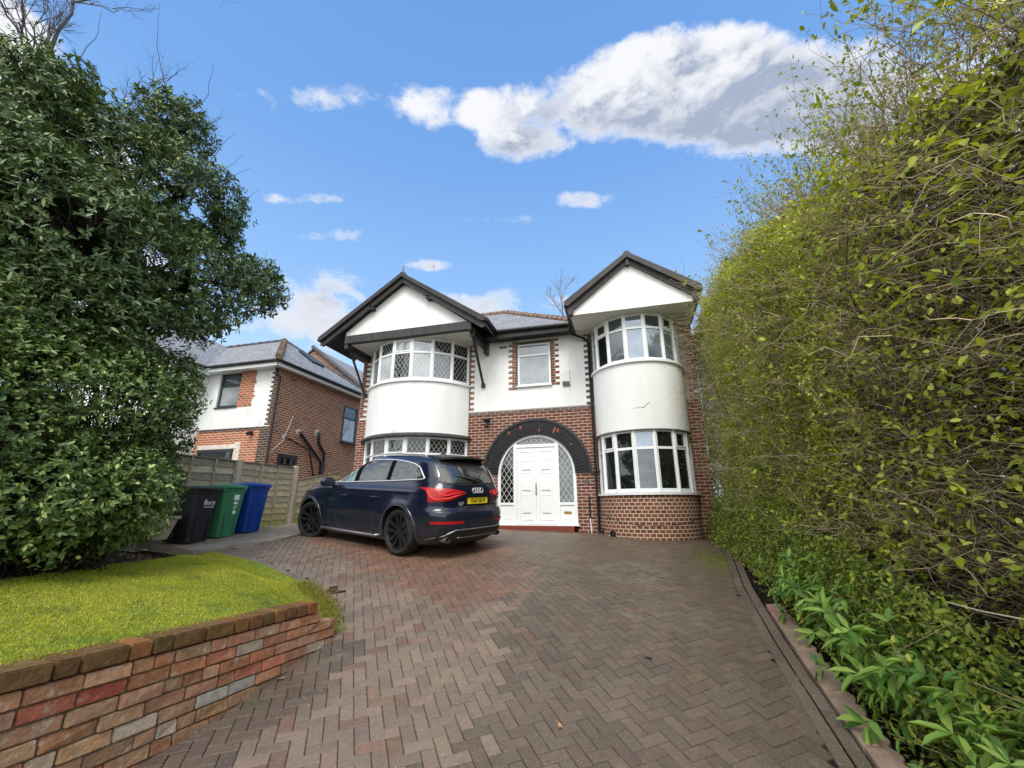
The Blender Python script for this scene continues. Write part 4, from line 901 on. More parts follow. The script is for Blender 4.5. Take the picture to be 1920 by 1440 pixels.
# --- small fittings
al = MB(); al.box(-1.63, -1.40, YF-.08, YF, 3.45, 3.80); part(al, 'alarm_box', M['whitebox'], bev=.01)
al = MB(); al.hexa([Vector(p) for p in [(-1.62, YF-.05, 3.34), (-1.38, YF-.05, 3.34), (-1.40, YF, 3.36), (-1.60, YF, 3.36), (-1.58, YF-.09, 3.45), (-1.44, YF-.09, 3.45), (-1.44, YF, 3.45), (-1.58, YF, 3.45)]]); part(al, 'alarm_siren', M['lead'])
lg = MB(); lg.box(-3.93, -3.87, YF-.06, YF, 2.38, 2.46); lg.tube([(-3.98, YF-.10, 2.46), (-3.90, YF-.16, 2.43)], .05, 8); lg.tube([(-3.86, YF-.10, 2.46), (-3.80, YF-.17, 2.42)], .05, 8); lg.tube([(-3.90, YF-.1, 2.36), (-3.90, YF-.12, 2.27)], .04, 8); part(lg, 'security_light', M['blackplastic'])
lg = MB(); p_ = onbay(LBy, 738, 813, .09); lg.tube([p_+Vector((0, .06, .0)), p_+Vector((0, -.02, 0))], .03, 8); lg.box(p_.x-.06, p_.x+.03, p_.y-.06, p_.y+.0, p_.z+.01, p_.z+.09); part(lg, 'bay_lamp', M['whitebox'], bev=.006)
ho = MB(); ho.tube([(-1.03, YF-.02, .30), (-1.02, YF-.05, .22), (-1.03, YF-.05, -.30)], .022, 7); part(ho, 'tap_pipe', M['blackplastic'])
ho = MB(); ho.tube([(-1.03, YF-.05, -.30), (-1.01, YF-.06, -.68)], .014, 6); part(ho, 'pipe_end', M['upvc'])
pq = MB(); pq.tube([(-1.06, YF-.012, .63), (-1.06, YF, .63)], .07, 14); part(pq, 'house_plaque', M['greytile'])
wb = MB(); wb.box(1.86, 1.98, YF-.07, YF, 2.86, 2.94); part(wb, 'sensor', M['whitebox'], bev=.006)
vt = MB(); vt.box(-3.55, -3.30, YF-.006, YF+.02, 4.70, 4.78); part(vt, 'air_brick', M['lead'])
# ------------------------------------------------------------------ neighbouring house
nh = empty('neighbour_house', (-14, 14, -.6), 'neighbouring brick house with half stripped white render, slate hipped roof and dark grey windows', 'house')
NX, NY = -11.85, 11.45
def npart(mb, name, mt, **k): o = mb.build(name, mt, **k); rel(nh, o); return o
w = MB(); w.box(-15.1, NX, NY, NY+.3, -1.2, 2.70); npart(w, 'front_wall', BR['neighfront'])
w = MB(); w.box(-12.25, NX-.002, NY-.006, NY+.05, -1.2, 2.70); w.box(-15.0, -12.0, NY-.008, NY+.05, 2.60, 2.71); teeth(w, NX-.004, 2.75, 4.8, .15, .10, -1, NY, .085); npart(w, 'quoin', BR['dark'])
w = MB(); w.box(-15.1, -14.5, NY-.0, NY+.29, 2.71, 4.95); w.box(-13.5, NX-.08, NY-.0, NY+.29, 2.71, 4.95); w.box(-14.5, -13.5, NY, NY+.29, 2.71, 3.50); w.box(-14.5, -13.5, NY, NY+.29, 4.83, 4.95); npart(w, 'front_render', M['render_old'])
w = MB(); z = 3.48
while z < 4.8:
    w.box(-13.48-random.uniform(0, .04), -12.82+random.uniform(-.05, .07), NY-.012, NY+.02, z+.002, z+.083); z += .085
npart(w, 'stripped_brick', BR['neighfront'])
w = MB(); w.box(NX-.3, NX, NY+.3, 16.5, -1.2, 4.9); w.box(NX-.25, NX-.003, NY+.001, NY+.3, -1.2, 4.9); npart(w, 'side_wall', BR['neigh'])
w = MB(); w.box(-20.5, NX-.3, NY+.3, 16.5, -1.2, 4.85); w.box(-20.5, -15.1, 10.1, NY+.3, -1.2, 4.85); npart(w, 'rear_wall', M['render_old'])
w = MB(); w.box(-14.95, -13.1, NY-.03, NY+.02, 1.98, 2.14); w.box(-13.25, -13.0, NY-.014, NY+.02, .9, 2.2); npart(w, 'lintel_patch', M['mortarpatch'])
rect_window(-14.48, -13.52, 3.52, 4.80, NY+.05, 4.35, nh, ('glass_grey', 'glass_net'), None, 'frame_dark', .075)
rect_window(-14.85, -13.28, .7, 1.97, NY-.06, 1.62, nh, ('glass_dark', 'glass_grey'), None, 'frame_dark', .10)
Ts = basis((NX, 0), (0, 1))
rect_window(15.2, 16.14, 2.72, 4.32, -.035, 3.78, nh, ('glass_grey', 'glass_net'), None, 'frame_dark', .06, M_=Ts)
rect_window(11.97, 12.85, .6, 1.82, -.05, 1.40, nh, ('glass_dark', 'glass_dark'), 'leadwhite', 'frame_dark', .12, .3, .5, M_=Ts)
w = MB(); w.box(-15.0, -11.56, 11.06, 11.10, 4.80, 4.93); w.box(-11.60, -11.555, 11.06, 16.95, 4.80, 4.93); w.box(-15.0, -11.6, 11.1, NY, 4.84, 4.87); w.box(NX, -11.6, 11.1, 16.9, 4.845, 4.87); w.box(-14.82, -14.78, 9.7, 11.1, 4.78, 4.93); npart(w, 'fascia', M['upvc'])
w = MB(); w.tube([(-15, 11.0, 4.98), (-11.5, 11.0, 4.97)], .055, 8); w.tube([(-11.5, 11.0, 4.97), (-11.5, 16.95, 4.95)], .055, 8); w.tube([(-14.75, 9.7, 4.97), (-14.75, 11.0, 4.97)], .055, 8)
w.tube([(-11.9, 11.38, 4.9), (-11.9, 11.37, 4.75), (-11.86, 11.37, 4.6), (-11.80, 11.5, 4.5), (-11.80, 11.5, -1)], .035, 8); npart(w, 'gutter', M['gutter'], smooth=True)
rf = MB(); Tn = (-14.35, 13.9, 7.15); C1 = (-11.47, 10.98, 5.02); C2 = (-11.47, 16.8, 5.02)
slab(rf, [C1, Tn, (-19, 13.9, 7.15), (-19, 10.98, 5.02)], .06); slab(rf, [C1, C2, Tn], .06); slab(rf, [C2, (-19, 16.8, 5.02), (-19, 13.9, 7.15), Tn], .06)
slab(rf, [(-14.72, 9.65, 5.02), (-17.6, 9.65, 7.2), (-17.6, 13.9, 7.2), (-14.72, 13.9, 5.02)], .06); slab(rf, [(-20.5, 9.65, 5.02), (-17.6, 9.65, 7.2), (-17.6, 13.9, 7.2), (-20.5, 13.9, 5.02)], .06)
A2, B2 = Vector((-15.75, 17.2, 8.25)), Vector((-12.1, 17.2, 5.5)); slab(rf, [A2, B2, B2+Vector((0, 6, 0)), A2+Vector((0, 6, 0))], .06); slab(rf, [A2, (-19.5, 17.2, 5.5), (-19.5, 23.2, 5.5), A2+Vector((0, 6, 0))], .06)
npart(rf, 'roof', M['slate'], recalc=False)
w = MB(); w.prism([(-12.3, 5.55), (A2.x, 8.1), (-19.3, 5.55), (-19.3, -1), (-12.3, -1)], 17.3, 17.5); w.box(-19.3, -12.3, 17.5, 23, -1, 5.4); npart(w, 'rear_extension', BR['neigh'])
ht = MB(); tiles(ht, Vector(C1)+Vector((0, 0, .05)), Vector(Tn)+Vector((0, 0, .03)), .12, .26); npart(ht, 'hip_tile', M['terracotta'])
for q_ in ((Tn, (-19, 13.9, 7.17), .09, .4), (A2+Vector((0, -.05, .0)), B2+Vector((0, -.05, .0)), .11, .24), (C2, Tn, .09, .3)): ht = MB(); tiles(ht, *q_); npart(ht, 'ridge_tile', M['greytile'])
n_ = (Vector(C2)-Vector(C1)).cross(Vector(Tn)-Vector(C1)).normalized(); n_ = n_ if n_.z > 0 else -n_
def onroof(px, py, off=0.): r = ray(px, py); return r*((Vector(C1)+n_*off).dot(n_)/r.dot(n_))
sk = MB(); q4 = [(563, 657), (600, 682), (607, 679), (574, 656)]; a_ = Vector((-13.15, 14.35, 0)); 
def rz(x, y): return C1[2]+(C1[0]-x)*(Tn[2]-C1[2])/(C1[0]-Tn[0])
P4 = [Vector((x, y, rz(x, y)+.04)) for x, y in ((-13.55, 13.95), (-12.75, 13.95), (-12.75, 14.7), (-13.55, 14.7))]; sk.hexa([p-Vector((0, 0, .05)) for p in P4]+[p+Vector((.03, 0, .05)) for p in P4])
npart(sk, 'skylight', M['frame_dark'])
w = MB(); xs_ = NX+.07
for pts, r_ in (([(NX, 12.8, 2.70), (xs_, 12.82, 2.68), (xs_, 14.12, 1.72), (xs_, 14.15, -.8)], .055), ([(NX, 13.78, 2.85), (xs_, 13.8, 2.8), (xs_, 13.82, 2.48), (xs_, 14.22, 2.10), (xs_, 14.24, 1.0)], .055), ([(NX, 12.15, 2.43), (xs_, 12.2, 2.41), (xs_, 13.4, 2.10), (xs_, 13.75, 1.2), (xs_, 14.1, 1.1)], .03)): w.tube(pts, r_, 8)
npart(w, 'waste_pipe', M['gutter'], smooth=True)
w = MB()
for y_, z_ in ((12.78, 2.72), (13.74, 2.86), (12.12, 2.44)): w.tube([(NX-.01, y_, z_), (NX+.012, y_, z_)], .13 if y_ != 12.12 else .08, 12)
npart(w, 'mortar_collar', M['mortarpatch'])
w = MB(); w.tube([(NX, 12.0, 4.55), (NX+.3, 12.0, 4.5), (NX+.3, 12.1, 4.65)], .02, 6); npart(w, 'bracket', M['gutter'])
w = MB(); w.box(-12.62, -12.52, NY-.1, NY, 2.42, 2.55); w.tube([(-12.57, NY-.1, 2.5), (-12.57, NY-.2, 2.44)], .06, 8); npart(w, 'security_light', M['blackplastic'])
w = MB(); w.tube([(NX+.012, 12.4, 3.25), (NX+.012, 12.1, 2.3), (NX+.012, 11.6, 1.8)], .012, 5); npart(w, 'cable', M['soffit'])

# ------------------------------------------------------------------ fence between the plots
fe = empty('timber_fence', (-8.9, 7.9, -.5), 'weathered grey lap panel fence with concrete posts behind the wheelie bins', 'fence')
FX = -8.9
def fence_panel(y0, y1, zt0, zt1, zb, green):
    f = MB(); n = max(7, int((min(zt0, zt1)-zb)/.14)); seg = 14; H0, H1 = (zt0-zb), (zt1-zb)
    for k in range(n):
        c = random.choice([(.42, .37, .28), (.34, .31, .23), (.50, .43, .31), (.28, .25, .20)])
        if k < 4: gq = green*(1-k/4.5); c = tuple(a*(1-gq)+b_*gq for a, b_ in zip(c, (.30, .31, .08)))
        ph = random.random()*9; top, bot, lip = [], [], []
        for i in range(seg+1):
            t = i/seg; y = y0+(y1-y0)*t; H = H0+(H1-H0)*t
            zb_ = zb+H*k/n-.012+.011*math.sin(t*7+ph)+.006*math.sin(t*17+ph*2); zt_ = zb+H*(k+1)/n+.01
            bot.append((FX+.030, y, zb_)); top.append((FX+.008, y, zt_)); lip.append((FX+.012, y, zb_))
        for i in range(seg): f.face([bot[i], bot[i+1], top[i+1], top[i]], jit(c, .06)); f.face([lip[i], lip[i+1], bot[i+1], bot[i]], tuple(x*.6 for x in c))
    f.face([(FX, y0, zb), (FX, y0, zt0), (FX, y1, zt1), (FX, y1, zb)], (.15, .13, .1))
    for j, t in enumerate((0.02, .36, .68, .98)):
        y = y0+(y1-y0)*t; zt = zt0+(zt1-zt0)*t; f.box(FX+.03, FX+.055, y-.022, y+.022, zb, zt, None, (.38, .33, .23))
    f.beam((FX+.02, y0, zt0+.01), (FX+.02, y1, zt1+.01), .07, .025, col=(.22, .19, .14))
    o = f.build('fence_panel', M['wood'], col=True, recalc=False); rel(fe, o)
for y0, y1, a, b_, zb, gr in ((4.32, 6.0, 1.04, 1.04, -.45, .2), (6.12, 7.82, 1.04, 1.04, -.45, .3), (7.92, 9.6, 1.04, 1.04, -.45, .8), (9.75, 11.6, .70, 1.08, -.45, 1.)): fence_panel(y0, y1, a, b_, zb, gr)
for y, zt in ((6.06, 1.08), (7.87, 1.08), (9.68, 1.10)):
    p_ = MB(); p_.box(FX-.05, FX+.075, y-.055, y+.055, -.9, zt); o = p_.build('post', M['concretepost'], bev=.008); rel(fe, o)
gb = MB(); gb.box(FX-.02, FX+.02, 4.3, 11.6, -.75, -.44); o = gb.build('gravel_board', M['concretepost']); rel(fe, o)

# ------------------------------------------------------------------ wheelie bins
def bin_(y, col, lidcol, label, nm, dz=0.):
    z0 = float(gz(-8.3, y))+.045; t = empty('wheelie_bin', (-8.38, y, z0), label, 'bin', 'wheelie bins in a row along the fence'); t.scale = (1.08, 1.10, 1.12); bpy.context.view_layer.update()
    def sec(z, x0, x1, hw, r=.05, n=4):
        pts = []
        for cx_, cy_, a0 in ((x1-r, hw-r, 0), (x0+r, hw-r, 90), (x0+r, -hw+r, 180), (x1-r, -hw+r, 270)):
            for i in range(n+1): a = R(a0+90*i/n); pts.append((cx_+r*math.cos(a), cy_+r*math.sin(a), z))
        return pts
    b = MB(); P = [sec(0, -.18, .20, .185), sec(.03, -.19, .205, .19), sec(.45, -.22, .238, .212), sec(.80, -.245, .262, .232), sec(.81, -.27, .275, .245), sec(.86, -.27, .278, .248)]
    b.grid(P, closed=True); b.face(P[0][::-1]); b.face(P[-1])
    for yy_ in (-.12, .12): b.box(.215, .235, yy_-.012, yy_+.012, .05, .42, Matrix.Rotation(R(3.2), 4, 'Y'))
    mt = bin_mat('bin_'+nm, col); b.build('body', mt, t, smooth=True)
    l = MB(); P = [sec(.862, -.30, .30, .262, .06), sec(.905, -.305, .305, .265, .06), sec(.925, -.27, .27, .235, .06), sec(.945, -.1, .12, .12, .06)]
    l.grid(P, closed=True); l.face(P[-1]); l.face(P[0][::-1]); l.box(-.36, -.29, -.2, .2, .87, .9); l.tube([(-.37, -.22, .885), (-.37, .22, .885)], .02, 8); l.box(.29, .325, -.10, .10, .87, .89)
    l.build('lid', bin_mat('lid_'+nm, lidcol), t, smooth=True)
    for s_ in (-1, 1):
        wv = MB(); wv.tube([(-.22, s_*.19, .10), (-.22, s_*.235, .10)], .10, 18); wv.tube([(-.22, s_*.236, .10), (-.22, s_*.245, .10)], .05, 12); wv.build('wheel', M['rubber'], t, smooth=True)
    return t
Fm = lambda dx, dy, z: Matrix.Translation((dx, dy, z)) @ Matrix.Rotation(R(3.3), 4, 'Y') @ Matrix(((0, 0, 1, 0), (1, 0, 0, 0), (0, 1, 0, 0), (0, 0, 0, 1)))
t1 = bin_(6.63, (.022, .024, .028), (.02, .02, .022), 'black wheelie bin with white lettering, nearest the evergreen tree', 'black')
text_mesh('bin_lettering', 'Bury', .115, M['sticker'], t1, Fm(.252, .06, .66), .001)
s_ = MB(); s_.box(-.05, .05, -.008, .008, -.001, .001); o = text_mesh('bin_lettering', 'COUNCIL', .042, M['sticker'], t1, Fm(.247, .06, .585), .001)
t2 = bin_(7.23, (.045, .20, .10), (.05, .22, .115), 'green wheelie bin with pale stickers, between the black bin and the blue bin', 'green')
for z, h, w_ in ((.70, .05, .055), (.60, .022, .04)):
    s_ = MB(); s_.face([Fm(.258 if z > .65 else .252, .05, z) @ Vector(p) for p in ((-w_, -h, 0), (w_, -h, 0), (w_, h, 0), (-w_, h, 0))]); s_.build('sticker', M['sticker'], t2, recalc=False)
text_mesh('bin_number', '27', .08, M['sticker'], t2, Fm(.247, .05, .515), .001)
s_ = MB(); s_.face([Fm(.243, .05, .43) @ Vector(p) for p in ((-.035, -.03, 0), (.035, -.03, 0), (.035, .03, 0), (-.035, .03, 0))]); s_.build('sticker', M['sticker'], t2, recalc=False)
t3 = bin_(7.86, (.005, .05, .28), (.006, .055, .32), 'bright blue wheelie bin, plain, nearest the concrete fence post', 'blue')
# --- other small things
pt = MB(); pt.hexa([Vector(p) for p in [(-8.62, 5.86, -.57), (-8.30, 5.86, -.57), (-8.30, 6.16, -.57), (-8.62, 6.16, -.57), (-8.70, 5.78, -.2), (-8.22, 5.78, -.2), (-8.22, 6.24, -.2), (-8.70, 6.24, -.2)]]); pt.hexa([Vector(p) for p in [(-8.73, 5.75, -.21), (-8.19, 5.75, -.21), (-8.19, 6.27, -.21), (-8.73, 6.27, -.21), (-8.73, 5.75, -.15), (-8.19, 5.75, -.15), (-8.19, 6.27, -.15), (-8.73, 6.27, -.15)]])
tag(pt.build('planter', M['sand'], bev=.015), 'square buff stone planter half hidden by leaves, left of the black bin', 'planter')
bg = MB(); zb = float(gz(-6.9, 8.15))+.04; P = []
for i in range(7):
    a = i/6*PI; P.append([(-6.95+math.sin(a)*.12*math.cos(j/10*2*PI)*random.uniform(.7, 1.1), 8.2+math.sin(a)*.1*math.sin(j/10*2*PI)*random.uniform(.7, 1.1), zb+.09-.09*math.cos(a)) for j in range(10)])
bg.grid(P[::-1], closed=True); tag(bg.build('plastic_bag', M['bag'], smooth=True), 'crumpled white plastic bag on the flagged path beside the car front wheel', 'bag')
for k, (x, y, lab) in enumerate(((-.66, 11.2, 'small black plastic pot on its side touching the foot of the drainpipe'), (-.45, 10.72, 'small black plastic pot on its side against the round brick bay'))):
    z = float(gz(x, y))+.07; p_ = MB(); n = 16; R1 = [(x+.075*math.cos(2*PI*i/n), y-.07, z+.075*math.sin(2*PI*i/n)) for i in range(n)]; R2 = [(x+.055*math.cos(2*PI*i/n), y+.07, z+.055*math.sin(2*PI*i/n)) for i in range(n)]; R3 = [(x+.062*math.cos(2*PI*i/n), y-.07, z+.062*math.sin(2*PI*i/n)) for i in range(n)]; R4 = [(x+.045*math.cos(2*PI*i/n), y+.055, z+.045*math.sin(2*PI*i/n)) for i in range(n)]
    p_.grid([R3, R1, R2], closed=True); p_.grid([R4, R3], closed=True); p_.face(R2); p_.face(R4[::-1]); tag(p_.build('plant_pot', M['blackplastic'], smooth=True), lab, 'pot')
n = 420; pts = np.c_[rng.normal(2.22, .09, n), rng.normal(10.9, .22, n), rng.uniform(-.78, -.32, n)]
scatter('leaf_pile', pts, .07, .03, (.30, .10, .07), (.42, .22, .17), M['deadleaf'], label='heap of pinkish brown dead leaves between the house corner and the hedge', cat='leaves')
# ------------------------------------------------------------------ vegetation
def lerpc(a, b, u): return np.array(a)[None]*(1-u)[:, None]+np.array(b)[None]*u[:, None]
def crown(blobs, n, per, L, Wd, cols, name, parent, mt=None, shell=.45, up=.35, yscale=1.):
    """rosettes of leaves on the outer part of overlapping lumps"""
    B = np.array(blobs); vol = B[:, 3]**2; k = rng.choice(len(B), n, p=vol/vol.sum()); d = unit(rng.normal(0, 1, (n, 3)))
    rr = 1-shell*rng.random(n)**1.6*1.0; rr *= 1+.10*np.sin(d[:, 0]*7+k*2.1)*np.cos(d[:, 1]*6+k)+rng.normal(0, .06, n)
    P = B[k, :3]+d*(B[k, 3]*rr)[:, None]
    cl_ = np.sin(P[:, 0]*4.1+1.7*np.sin(P[:, 1]*2.9))*np.sin(P[:, 1]*3.7+P[:, 2]*2.2)+.7*np.sin(P[:, 2]*5.3+P[:, 0]*3.1)
    P = P+d*(np.clip(cl_, 0, 2)*.13*B[k, 3])[:, None]*(rng.random(n) < .8)[:, None]; openk = rng.random(n) < np.clip(1.05+cl_*.75, .10, 1)
    # drop what is deep inside a neighbouring lump
    keep = np.ones(n, bool)
    for q in range(len(B)):
        dd = np.linalg.norm(P-B[q, :3], axis=1)/B[q, 3]; keep &= ~((dd < .52) & (k != q))
    keep &= openk
    P, d, k, rr = P[keep], d[keep], k[keep], rr[keep]; n = len(P)
    A = unit(d+np.array([0, 0, up])+rng.normal(0, .35, (n, 3)))
    # leaves around each shoot axis
    P2 = np.repeat(P, per, 0); A2 = np.repeat(A, per, 0); m = n*per
    rad = unit(np.cross(A2, rng.normal(0, 1, (m, 3)))); D = unit(A2*rng.uniform(.15, .9, m)[:, None]+rad); along = rng.uniform(-.09, .03, m)[:, None]
    P3 = P2+A2*along; Nn = unit(A2*1.1+rng.normal(0, .3, (m, 3))+np.array([0, 0, .3]))
    u = rng.random(m); tone = np.repeat(rng.random(n), per); c = lerpc(cols[0], cols[1], np.clip(u*.55+tone*.6, 0, 1)); hi = rng.random(m) < cols[3]; c[hi] = np.array(cols[2])[None]*rng.uniform(.8, 1.2, hi.sum())[:, None]
    return leaves(name, P3, D, Nn, rng.uniform(L*.5, L*1.25, m), rng.uniform(Wd*.6, Wd*1.2, m), c, mt or M['leaf_gloss'], parent), (P, A)
def branch_paths(roots, tips, K=9, wob=.15, sag=.0):
    n = len(tips); t = np.linspace(0, 1, K)[None, :, None]; r = np.asarray(roots)[:, None]; e = np.asarray(tips)[:, None]
    p = r+(e-r)*t; w = np.cumsum(rng.normal(0, 1, (n, K, 3)), 1); w -= w[:, :1]; w -= w[:, -1:]*t
    ln = np.linalg.norm(e-r, axis=2, keepdims=True); return p+w*wob*ln/K+np.array([0, 0, 1])*np.sin(t*PI)*sag*ln
TREE = [(-7.8, 2.6, 5.65, .72), (-7.4, 2.48, 4.19, .9), (-7.49, 3.35, 5.15, .9), (-7.38, 4.01, 6.5, .62), (-7.25, 4.24, 5.21, .95), (-6.94, 3.11, 3.49, 1.1), (-8.1, 2.23, 4.31, .96), (-7.63, 2.42, 2.63, .95), (-7.05, 4.9, 4.95, .42), (-6.67, 5.43, 3.99, .62), (-6.85, 4.5, 3.51, .9), (-6.74, 3.52, 2.55, .75), (-6.85, 2.79, 2.22, .66), (-8.14, 2.9, 6.45, .5), (-7.9, 1.5, 4.2, 1.0), (-8.2, 1.2, 3.4, 1.0), (-8.0, 3.3, 4.6, 1.1)]
et = empty('evergreen_tree', (-7.5, 3.3, -.65), 'tall dark evergreen tree with glossy leaves and drooping outer sprays on the left', 'tree')
o, (TP, TA) = crown(TREE, 22000, 7, .095, .017, [(.038, .072, .025), (.13, .20, .07), (.38, .45, .22), .07], 'crown', et)
tr = MB(); tr.tube([(-7.5, 3.3, -.8), (-7.45, 3.3, .6), (-7.5, 3.25, 2.0), (-7.5, 3.2, 3.6), (-7.6, 3.1, 5.4)], [.17, .14, .12, .09, .04], 9)
for b in TREE[:13]:
    z0 = random.uniform(1.2, 3.2); e = Vector(b[:3]); tr.tube([Vector((-7.5, 3.25, min(z0, e.z-.4))), Vector((-7.5, 3.25, z0)).lerp(e, .5)+Vector((0, 0, .15)), e], [.07, .045, .015], 6)
o = tr.build('trunk', plain('dark_bark', (.07, .055, .04), .9, .3, 12, .6), smooth=True); rel(et, o)
sel = rng.choice(len(TP), 2600); bl = np.array(TREE); near = np.argmin(np.linalg.norm(TP[sel][:, None]-bl[None, :, :3], axis=2), 1)
o = twigs('branches', branch_paths(bl[near, :3], TP[sel]+TA[sel]*.05, 6, .35), np.full(len(sel), .008), np.full(len(sel), .002), np.tile([(.06, .05, .035)], (len(sel), 1)), M['twig'], et)
# bare shoots that stick out of the crown towards the sky
tips = np.array([(tuple(ray(px, py)*rr)) for px, py, rr in ((420, 205, 8.8), (545, 530, 8.6), (485, 355, 8.8), (470, 315, 8.8), (440, 250, 8.8), (500, 470, 8.6), (300, 5, 10.5), (190, 20, 10.2), (455, 290, 8.7), (400, 120, 9.8), (260, 195, 6.6), (230, 250, 6.6), (290, 335, 6.7), (110, 240, 6.4))])
base_ = bl[np.argmin(np.linalg.norm(tips[:, None]-bl[None, :, :3], axis=2), 1), :3]
o = twigs('bare_shoots', branch_paths(base_, tips, 9, .2), np.full(len(tips), .010), np.full(len(tips), .002), np.tile([(.17, .15, .11)], (len(tips), 1)), M['twig'], et)
SHR = [(-6.64, 3.04, 1.15, .87), (-6.53, 3.69, 1.29, .82), (-6.64, 4.29, 1.5, .55), (-6.01, 2.97, .17, .67), (-5.95, 3.5, .13, .66), (-6.1, 4.01, .34, .46), (-6.83, 4.54, 2.0, .42), (-6.33, 2.49, .52, .78), (-6.59, 4.54, 1.0, .36), (-5.75, 3.13, -.32, .27), (-5.85, 3.75, -.27, .25), (-6.3, 1.6, .9, 1.0), (-6.2, 1.3, 0., .8), (-6.9, 3.2, 2.0, .6), (-6.35, 4.3, -.1, .35), (-6.75, 2.3, 1.9, .7), (-6.9, 4.7, .3, .42)]
sh = empty('evergreen_shrub', (-6.5, 3.3, -.7), 'dense dark green shrub with oval leaves filling the bed below the evergreen tree', 'shrub')
o, (SP, SA) = crown(SHR, 17500, 7, .062, .0165, [(.038, .078, .022), (.155, .235, .06), (.40, .47, .16), .08], 'foliage', sh, shell=.4)
sel = rng.choice(len(SP), 1200); bl = np.array(SHR); r_ = np.tile([(-6.6, 3.4, -.75)], (len(sel), 1))+np.clip(rng.normal(0, .2, (len(sel), 3))*[1, 1.6, .05], -.5, .5)
o = twigs('stems', branch_paths(r_, SP[sel], 8, .3), np.full(len(sel), .011), np.full(len(sel), .003), np.tile([(.06, .05, .035)], (len(sel), 1)), M['twig'], sh)
# ---- bare trees
def bare_tree(base, H, spread, levels, seed, label, col=(.12, .10, .085), lean=(0, 0), r0=.12, n0=9):
    rs = np.random.default_rng(seed); t = empty('bare_tree', base, label, 'tree'); b = Vector(base); top = b+Vector((lean[0], lean[1], H))
    tk = MB(); pts = [b.lerp(top, k/6)+Vector((rs.normal(0, .04*H/6), rs.normal(0, .04*H/6), 0)) for k in range(7)]; tk.tube(pts, [r0*(1-k/7.5) for k in range(7)], 8); o = tk.build('trunk', plain('grey_bark', (.12, .10, .085), .9, .3, 12, .5), smooth=True); rel(t, o)
    S = [(pts[i].lerp(pts[i+1], rs.random()), None, H*spread) for i in rs.integers(1, 6, n0)]; R0, T0, rad = [], [], []
    cur = [(np.array(s), H*spread*(.5+.7*rs.random()), unit(np.array([rs.normal(), rs.normal(), .7+.5*rs.random()]))) for s, _, _ in S]+[(np.array(pts[-1]), H*.3, np.array([0, 0, 1.]))]
    rr = r0*.42
    for lv in range(levels):
        nxt = []
        for s, ln, d in cur:
            e = s+d*ln; R0.append(s); T0.append(e); rad.append(rr)
            for q in range(4 if lv < levels-1 else 0):
                f = rs.uniform(.35, 1.); d2 = unit(d+rs.normal(0, .45, 3)+np.array([0, 0, .12])); nxt.append((s+d*ln*f, ln*rs.uniform(.45, .68), d2))
        cur = nxt; rr *= .5
    o = twigs('crown', branch_paths(np.array(R0), np.array(T0), 6, .18), np.array(rad), np.array(rad)*.35, np.tile([col], (len(R0), 1)), M['twig']); rel(t, o)
    return t
bare_tree((-11.0, 3.0, -.9), 9.5, .24, 5, 3, 'bare leafless tree with fine twigs rising behind the top of the evergreen tree', (.13, .12, .12), (.6, .4), .10, 12)
bare_tree((-3.4, 26, -.7), 11.6, .16, 5, 5, 'bare tree top showing behind the middle roof beside the right gable', (.18, .15, .15), r0=.14, n0=12)
# ---- the tall hedge on the right
hg = empty('privet_hedge', (3.0, 7.0, -1.1), 'tall unclipped hedge of yellow green leaves and tangled stems right of the drive', 'hedge')
TY = [0, 2, 2.8, 3.5, 4.8, 6.4, 8, 11, 12.8]; TZ = [2.3, 2.5, 2.75, 2.95, 3.4, 3.9, 4.35, 4.7, 4.2]
def facex(Y, Z):
    base_ = np.interp(Y, [0, 3, 5, 9, 12.8], [2.25, 2.2, 2.12, 2.12, 2.12]); low = np.interp(Z-gz(base_, Y), [0, .25, .8, 3], [-.02, -.06, -.03, .0])
    return base_+low+.10*np.sin(Y*2.1+np.sin(Z*1.7)*1.3)*np.cos(Z*1.9+Y*.8)+.05*np.sin(Y*6.1+Z*4.3)
def hedge_pts(n, y0, y1, depth, pw=1.8, zmax=None, extra=0.):
    Y = rng.uniform(y0, y1, n); dep = depth*rng.random(n)**pw; zt = np.interp(Y, TY, TZ)+.45*dep+.18*np.sin(Y*3.3)+.1*np.sin(Y*9)+extra; zb = gz(2.2, Y)+.05
    Z = zb+(zt-zb)*rng.random(n)**.92; X = facex(Y, Z)+dep
    top = rng.random(n) < .12; Z = np.where(top, zt-np.abs(rng.normal(0, .12, n)), Z); return np.stack([X, Y, Z], 1), dep, (Z-zb)/(zt-zb)
def hedge_leaves(name, n, y0, y1, depth, pw, L, Wd, c0, c1, hi, hiP, per=3, keepf=None):
    P, dep, h = hedge_pts(n, y0, y1, depth, pw)
    if keepf is not None: k = rng.random(n) < keepf(P, h); P, dep, h = P[k], dep[k], h[k]
    n = len(P); P2 = np.repeat(P, per, 0)+rng.normal(0, .035, (n*per, 3)); m = n*per
    D = unit(rng.normal(0, 1, (m, 3))+np.array([-.55, -.15, .15])); Nn = unit(rng.normal(0, .55, (m, 3))+np.array([-.35, -.2, .9]))
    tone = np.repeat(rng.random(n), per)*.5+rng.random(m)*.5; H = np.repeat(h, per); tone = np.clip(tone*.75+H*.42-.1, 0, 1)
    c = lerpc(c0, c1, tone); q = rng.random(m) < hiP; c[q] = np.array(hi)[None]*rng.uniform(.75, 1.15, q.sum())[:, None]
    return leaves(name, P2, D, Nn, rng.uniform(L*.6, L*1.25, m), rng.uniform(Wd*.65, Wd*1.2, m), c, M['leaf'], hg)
g0, g1, gh = (.13, .18, .032), (.56, .62, .06), (.90, .92, .20)
